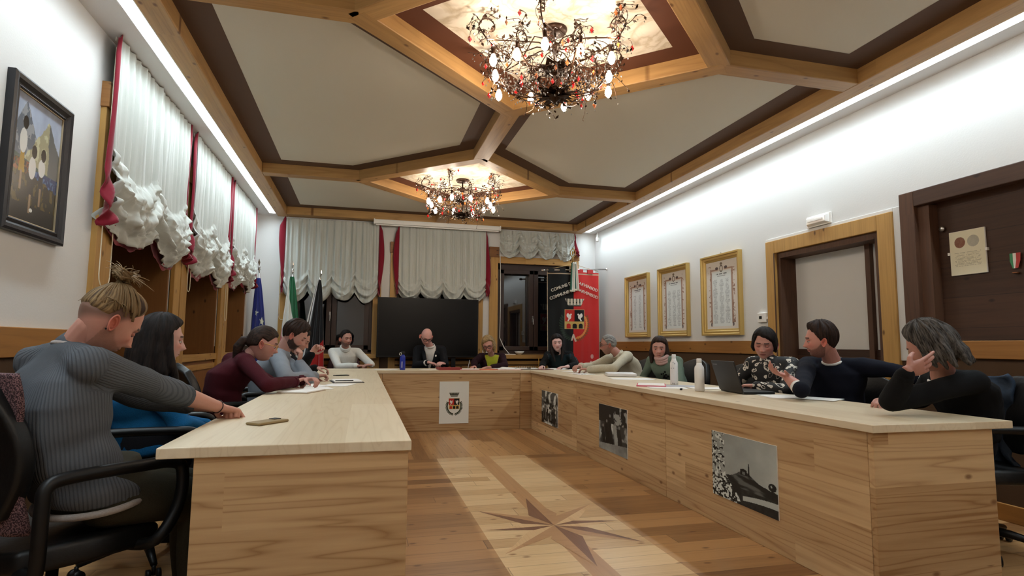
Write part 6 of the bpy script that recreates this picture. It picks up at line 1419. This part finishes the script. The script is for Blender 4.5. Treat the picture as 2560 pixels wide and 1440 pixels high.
def floral():
    m, nt, p, N, L = newmat('flowered bottle'); tc = N('ShaderNodeTexCoord'); v = N('ShaderNodeTexVoronoi'); v.inputs['Scale'].default_value = 34; L(tc.outputs['Object'], v.inputs['Vector']); r = N('ShaderNodeMapRange'); r.inputs[1].default_value = .18; r.inputs[2].default_value = .30; L(v.outputs['Distance'], r.inputs[0])
    mx = N('ShaderNodeMix'); mx.data_type = 'RGBA'; L(r.outputs[0], mx.inputs[0]); mx.inputs[6].default_value = (.36, .38, .42, 1); mx.inputs[7].default_value = (.74, .75, .76, 1); L(mx.outputs[2], p.inputs['Base Color']); p.inputs['Roughness'].default_value = .35; return m
bottle(2.66, 4.62, .265, .034, floral(), 'white bottle with a faint flower pattern on the right desk', capm=m_wb)
e = bottle(.505, 7.66, .235, .035, plain('blue bottle enamel', '1b2f9c', .35, spec=.5), 'blue metal drinking bottle with black cap on the head desk', capm=m_black, capr=.75)
MB().tube([(-.03+.016*math.cos(t), -.02, .205+.016*math.sin(t)) for t in np.linspace(0, 6.283, 16, endpoint=False)], .004, 6, closed=True).build('carry_ring', m_white, e, True)
B('printed_strip', m_white, -.014, -.006, -.0358, -.0345, .03, .11, e)
# laptop: base and tilted lid, seen from behind
lp = onz(1850, 990, TT); la = math.radians(-64)
lp = onz(1830, 982, TT); la = math.radians(-97)
e = empty('laptop', (lp[0], lp[1], Z0), la, 'open black laptop on the right desk, its lid toward the camera', 'laptop')
B('base', m_black, -.17, .17, .0, .235, .003, .020, e, .004)
lid = MB(); t = math.radians(17); lid.box(-.17, .17, -.006, .004, 0, .228); o = lid.build('lid', plain('laptop lid', '17171a', .5, bump=.1, bscale=300), e, bevel=.004, loc=(0, -.004, .014)); o.rotation_euler = (t, 0, 0)
def text(name, s, size, mat, parent=None, loc=(0, 0, 0), rot=(0, 0, 0), depth=.0006, bold=0.0, align='CENTER'):
    cu = bpy.data.curves.new('t', 'FONT'); cu.body = s; cu.size = size; cu.extrude = depth; cu.offset = bold; cu.align_x = align; cu.resolution_u = 3
    ob = bpy.data.objects.new('t', cu); COL.objects.link(ob); dg = bpy.context.evaluated_depsgraph_get(); dg.update(); me = bpy.data.meshes.new_from_object(ob.evaluated_get(dg)); bpy.data.objects.remove(ob)
    me.materials.clear(); o = link(name, me, mat, parent); o.location = loc; o.rotation_euler = rot; return o
text('lettering', 'lenovo', .022, plain('grey lettering', '6a6a70', .4), o, (-.115, -.0066, .195), (math.pi/2, 0, 0))
sheet(2.90, 3.86, 40, 'white sheet behind the laptop', w=.21); sheet(2.80, 3.40, 75, 'white sheet right of the laptop, nearest the navy jumper', Z0, w=.30, d=.30); sheet(2.87, 3.22, 30, 'white sheet at the desk edge before the navy jumper', Z0+.003)
# pens held by the two writing women
o = pen(None, at(1172, 911, 8.14), A3([.25, .3, .9]), .14, m_metal); tag(o, 'silver pen held upright by the blonde woman', 'pen')
o = pen(None, at(1347, 908, 7.98), A3([.05, .2, .95]), .14, plain('gold pen', 'a8823c', .3, metal=.7)); tag(o, 'golden pen held by the pale woman with black hair', 'pen')

# ------------------------------------------------------------------ flags and the municipal banner
m_flag = dyed('flag cloth', .75, .2, bump=.1, bscale=400, sheen=.3)
def flag(tip, foot, label, colfn, spread, top_gap, length, seed, ang, wtop=.03):
    tip, foot = A3(tip, float), A3(foot, float); e = empty('flag_on_pole', (foot[0], foot[1], 0), 0, label, 'flag', 'flags on poles in the far left corner'); d = nrm(foot-tip); o0 = A3([foot[0], foot[1], 0])
    MB().tube([tip+d*.16-o0, foot-o0], .012, 10).build('pole', m_chrome, e, True)
    b = MB(); p = tip-o0
    b.tube([p+d*.18, p+d*.165, p+d*.15, p+d*.13, p+d*.12], [.013, .022, .014, .020, .008], 12); b.build('collar', m_chrome, e, True)
    b = MB(); b.add([p, p+d*.06+A3([.016, 0, 0]), p+d*.06+A3([0, .008, 0]), p+d*.06-A3([.016, 0, 0]), p+d*.06-A3([0, .008, 0]), p+d*.125], [(0, 1, 2), (0, 2, 3), (0, 3, 4), (0, 4, 1), (5, 2, 1), (5, 3, 2), (5, 4, 3), (5, 1, 4)]); b.build('spearhead', m_chrome, e)
    MB().lathe([(.14, 0), (.14, .02), (.03, .035), (.02, .12)], 24).build('foot', m_black, e, True)
    s0 = tip+d*top_gap
    def pos(u, v):
        # v 1 at top, cloth hangs straight down from the leaning pole in a widening bunch
        L_ = (1-v)*length; w = wtop+spread*(1-v)**.75; a = (u*2-1); fold = np.sin(u*22+seed)+.5*np.sin(u*41+seed*2+v*3)
        c = s0[None, None, :]+d*0+A3([0, 0, -1.])*L_[..., None]+ (d-A3([0, 0, -1.]))*(L_*ang)[..., None]
        return c+(a*w)[..., None]*A3([.96, -.2, 0])+((-.03*w/.05*0-.02-.35*w*np.sqrt(np.clip(1-a*a, 0, 1))+fold*(.004+.020*(1-v)))[..., None])*A3([.2, .96, 0])
    V, F, u, v = grid(90, 110, pos); me = fast_mesh(V-o0, F); c = lin(np.clip(colfn(u, v), 0, 1)).reshape(-1, 3); A_ = me.color_attributes.new('dye', 'FLOAT_COLOR', 'POINT'); A_.data.foreach_set('color', np.concatenate([c, np.ones((len(c), 1))], 1).astype(np.float32).ravel())
    o = link('cloth', me, m_flag, e, True); s = o.modifiers.new('t', 'SOLIDIFY'); s.thickness = .002
def star5(u, v, cx, cy, r, asp=1., rot=0.):
    P = [(cx+asp*(r if k % 2 == 0 else r*.42)*math.sin(rot+k*math.pi/5), cy+(r if k % 2 == 0 else r*.42)*math.cos(rot+k*math.pi/5)) for k in range(10)]; return inpoly(u, v, P)
def eu(u, v):
    c = np.ones(u.shape+(3,))*A3([.06, .10, .42])
    for (x, y, r) in ((.42, .60, .045), (.80, .50, .05), (.60, .34, .045), (.2, .36, .04), (.35, .16, .04)): c = mixc(c, (.82, .82, .72), star5(u, v, x, y, r, 3.2, .2)*1.)
    return c
def italy(u, v):
    t = u*.75+v*.95; c = np.ones(u.shape+(3,))*A3([.08, .36, .22]); c = mixc(c, (.84, .84, .81), (t < 1.02)*1.); return mixc(c, (.70, .14, .14), (t < .42)*1.)
def vda(u, v):
    c = np.ones(u.shape+(3,))*A3([.03, .035, .06]); c = mixc(c, (.80, .80, .80), ((u > .06) & (u < .14))*1.); c = mixc(c, (.80, .80, .80), ((u > .19) & (u < .27))*1.); return mixc(c, (.62, .10, .10), ((v < .42-.3*(1-u)) & (u > .45))*1.)
flag((-1.555, 9.30, 2.36), (-1.47, 9.33, 0), 'blue flag with pale stars, leftmost of the flags in the corner', eu, .125, .30, 1.30, 1, 1.0)
flag((-1.075, 9.30, 2.34), (-1.05, 9.33, 0), 'green, white and red flag, middle one in front of the curtain', italy, .16, .24, 1.35, 2, 1.0)
flag((-.64, 9.10, 2.20), (-.90, 9.12, 0), 'black and red flag with two white stripes on a leaning pole', vda, .21, .16, 1.55, 3, .55, .02)

# banner hanging from a crossbar
bx0, bx1, bz0, bz1, by = 2.95, 3.88, .62, 2.33, 9.16
e = empty('municipal_banner', ((bx0+bx1)/2, by, 0), 0, 'half black half red civic banner on a pole in the far right corner', 'banner'); o0 = A3([(bx0+bx1)/2, by, 0]); xm = (bx0+bx1)/2
def bpos(u, v):
    fold = .016*np.sin(u*17+.4)*(1-.3*v)+.010*np.sin(u*37+1.2)*(1-v)+.02*np.sin(u*5+v*2)
    return np.stack([(u-.5)*(bx1-bx0)*(1-.03*(1-v)), fold-.0*u, bz0+(bz1-bz0)*v], -1)
def banner(u, v):
    c = np.ones(u.shape+(3,))*A3([.045, .05, .055]); c = mixc(c, (.74, .16, .15), (u > .5)*1.)
    cx, cz, hh = .515, .505, .62; asp = .62
    uu = (u-cx)*(bx1-bx0)/(hh*asp)+.5; vv = (v-.5-.022)*(bz1-bz0)/hh/1.0+.5; vv = (v*(bz1-bz0)+bz0-1.535)/.80+.5; uu = ((u-.515)*(bx1-bx0))/(.80*.98)+.5
    cr_ = crest(uu, vv, .98, c.copy(), leaf=((.12, .17, .13), (.66, .42, .22)))
    ok = ((uu > -.1) & (uu < 1.1) & (vv > -.05) & (vv < 1.05))[..., None]; c = np.where(ok, cr_, c)
    c = mixc(c, (.82, .78, .70), ((vv > .775) & (vv < .925) & (np.abs(uu-.5) < (.13+.5*(vv-.765))/.98) & (np.sin(uu*90) > -.3) & (vv > .80))*1.)
    c = mixc(c, (.78, .72, .66), (seg_d(u*.54, v, .5*.54, .38, .47*.54, .33) < .008)*1.); c = mixc(c, (.78, .72, .66), (seg_d(u*.54, v, .5*.54, .38, .54*.54, .32) < .008)*1.)
    c = mixc(c, (.70, .62, .52), ((v < .985) & (v > .975))*1.); c = mixc(c, (.70, .62, .52), ((u < .012) | (u > .988))*1.)
    for (x, y, r) in ((.86, .17, .05), (.84, .10, .06), (.78, .05, .05), (.9, .08, .03)): c = mixc(c, (.80, .62, .60), (ell(u, v, x, y, r*.55, r*.45))*1.)
    return c
o = picture('cloth', 260, 380, bpos, banner, m_flag, e); s = o.modifiers.new('t', 'SOLIDIFY'); s.thickness = .003; s.offset = 1
MB().tube([(-.52, 0, bz1+.012), (.60, 0, bz1+.07)], .012, 12).build('crossbar', m_chrome, e, True)
for s_, z_ in ((-.54, bz1+.01), (.62, bz1+.071)): MB().ball((s_, 0, z_), (.036, .022, .022), 16, 10).build('knob', m_chrome, e, True)
MB().tube([(.0, .05, 0), (0, .05, 2.5)], .014, 12).build('pole', m_metal, e, True); MB().lathe([(.2, 0), (.2, .02), (.03, .05), (.02, .3)], 24, (0, .05, 0)).build('foot', m_metal, e, True)
b = MB(); ring = [(0+.045*math.cos(t), .03, 2.66+.065*math.sin(t)) for t in np.linspace(0, 6.283, 24, endpoint=False)]; b.tube(ring, .008, 8, closed=True); b.ball((0, .03, 2.66), (.016, .01, .04), 10, 8); b.tube([(0, .04, 2.48), (0, .03, 2.60)], [.014, .008], 8); b.ball((0, .03, 2.745), .012, 8, 6); b.build('finial', plain('brass', 'a5854a', .3, metal=.8), e, True)
m_gstr = plain('gilt braid', 'b9a070', .6)
for x in (-.46, .45): MB().tube([(0, 0, 2.47), (x*.5, 0, 2.41), (x, 0, bz1+.03)], .004, 6).build('cord', m_gstr, e, True)
for k, x in enumerate((-.40, -.20, .12, .30)):
    B('loop', m_flag if 0 else plain('loop dark' if x < 0 else 'loop red', '0e1012' if x < 0 else 'b53030', .8), x-.05, x+.05, -.016, .016, bz1-.02, bz1+.05, e)
# tricolour sash
def sash(u, v): c = np.ones(u.shape+(3,))*A3([.10, .30, .22]); c = mixc(c, (.85, .84, .80), ((u > .45) & (u < .92))*1.); c = mixc(c, (.70, .16, .15), (u >= .9)*1.); return mixc(c, (.80, .78, .70), (v < .06)*1.)
for k, (dx, w_) in enumerate(((-.035, .045), (.03, .042))):
    o = picture('sash', 30, 60, lambda u, v, dx=dx, w_=w_: np.stack([dx*(1.15-.5*v)*1.1+(u-.5)*2*w_*(1.1-.45*v), -.045-.012*np.sin(u*9)-.02*(1-v)+0*u, 1.99+.49*v+.02*k], -1), sash, m_flag, e); s = o.modifiers.new('t', 'SOLIDIFY'); s.thickness = .003
MB().ball((0, -.04, 2.475), (.035, .02, .02), 10, 8).build('knot', m_white, e, True)
m_let = plain('pale stitched lettering', 'c9bfb0', .7)
text('lettering', 'COMUNE D', .072, m_let, e, (-.225, -.040, 2.045), (math.pi/2, -math.radians(21), 0), .003, .001)
text('lettering', 'COMMUNE D', .072, m_let, e, (-.222, -.040, 1.92), (math.pi/2, -math.radians(21), 0), .003, .001)
text('lettering', 'ARVENSOD', .069, m_let, e, (.245, -.042, 2.06), (math.pi/2, math.radians(20), 0), .003, .001)
text('lettering', 'ARVENSOD', .069, m_let, e, (.250, -.042, 1.94), (math.pi/2, math.radians(20), 0), .003, .001)
# brass cord tassel pole beside the banner
e = empty('tasselled_cord', (3.93, 9.0, 0), 0, 'gold tasselled stand beside the red half of the banner', 'stand'); m_br = plain('brass', 'a5854a', .3, metal=.8)
MB().lathe([(.02, .80), (.012, .86), (.03, .90), (.012, .95), (.008, 1.02), (.022, 1.06), (.006, 1.12), (.004, 1.16)], 16).build('tassel', m_br, e, True); MB().lathe([(.08, 0), (.08, .012), (.01, .02), (.007, .80)], 20).build('stem', m_br, e, True)
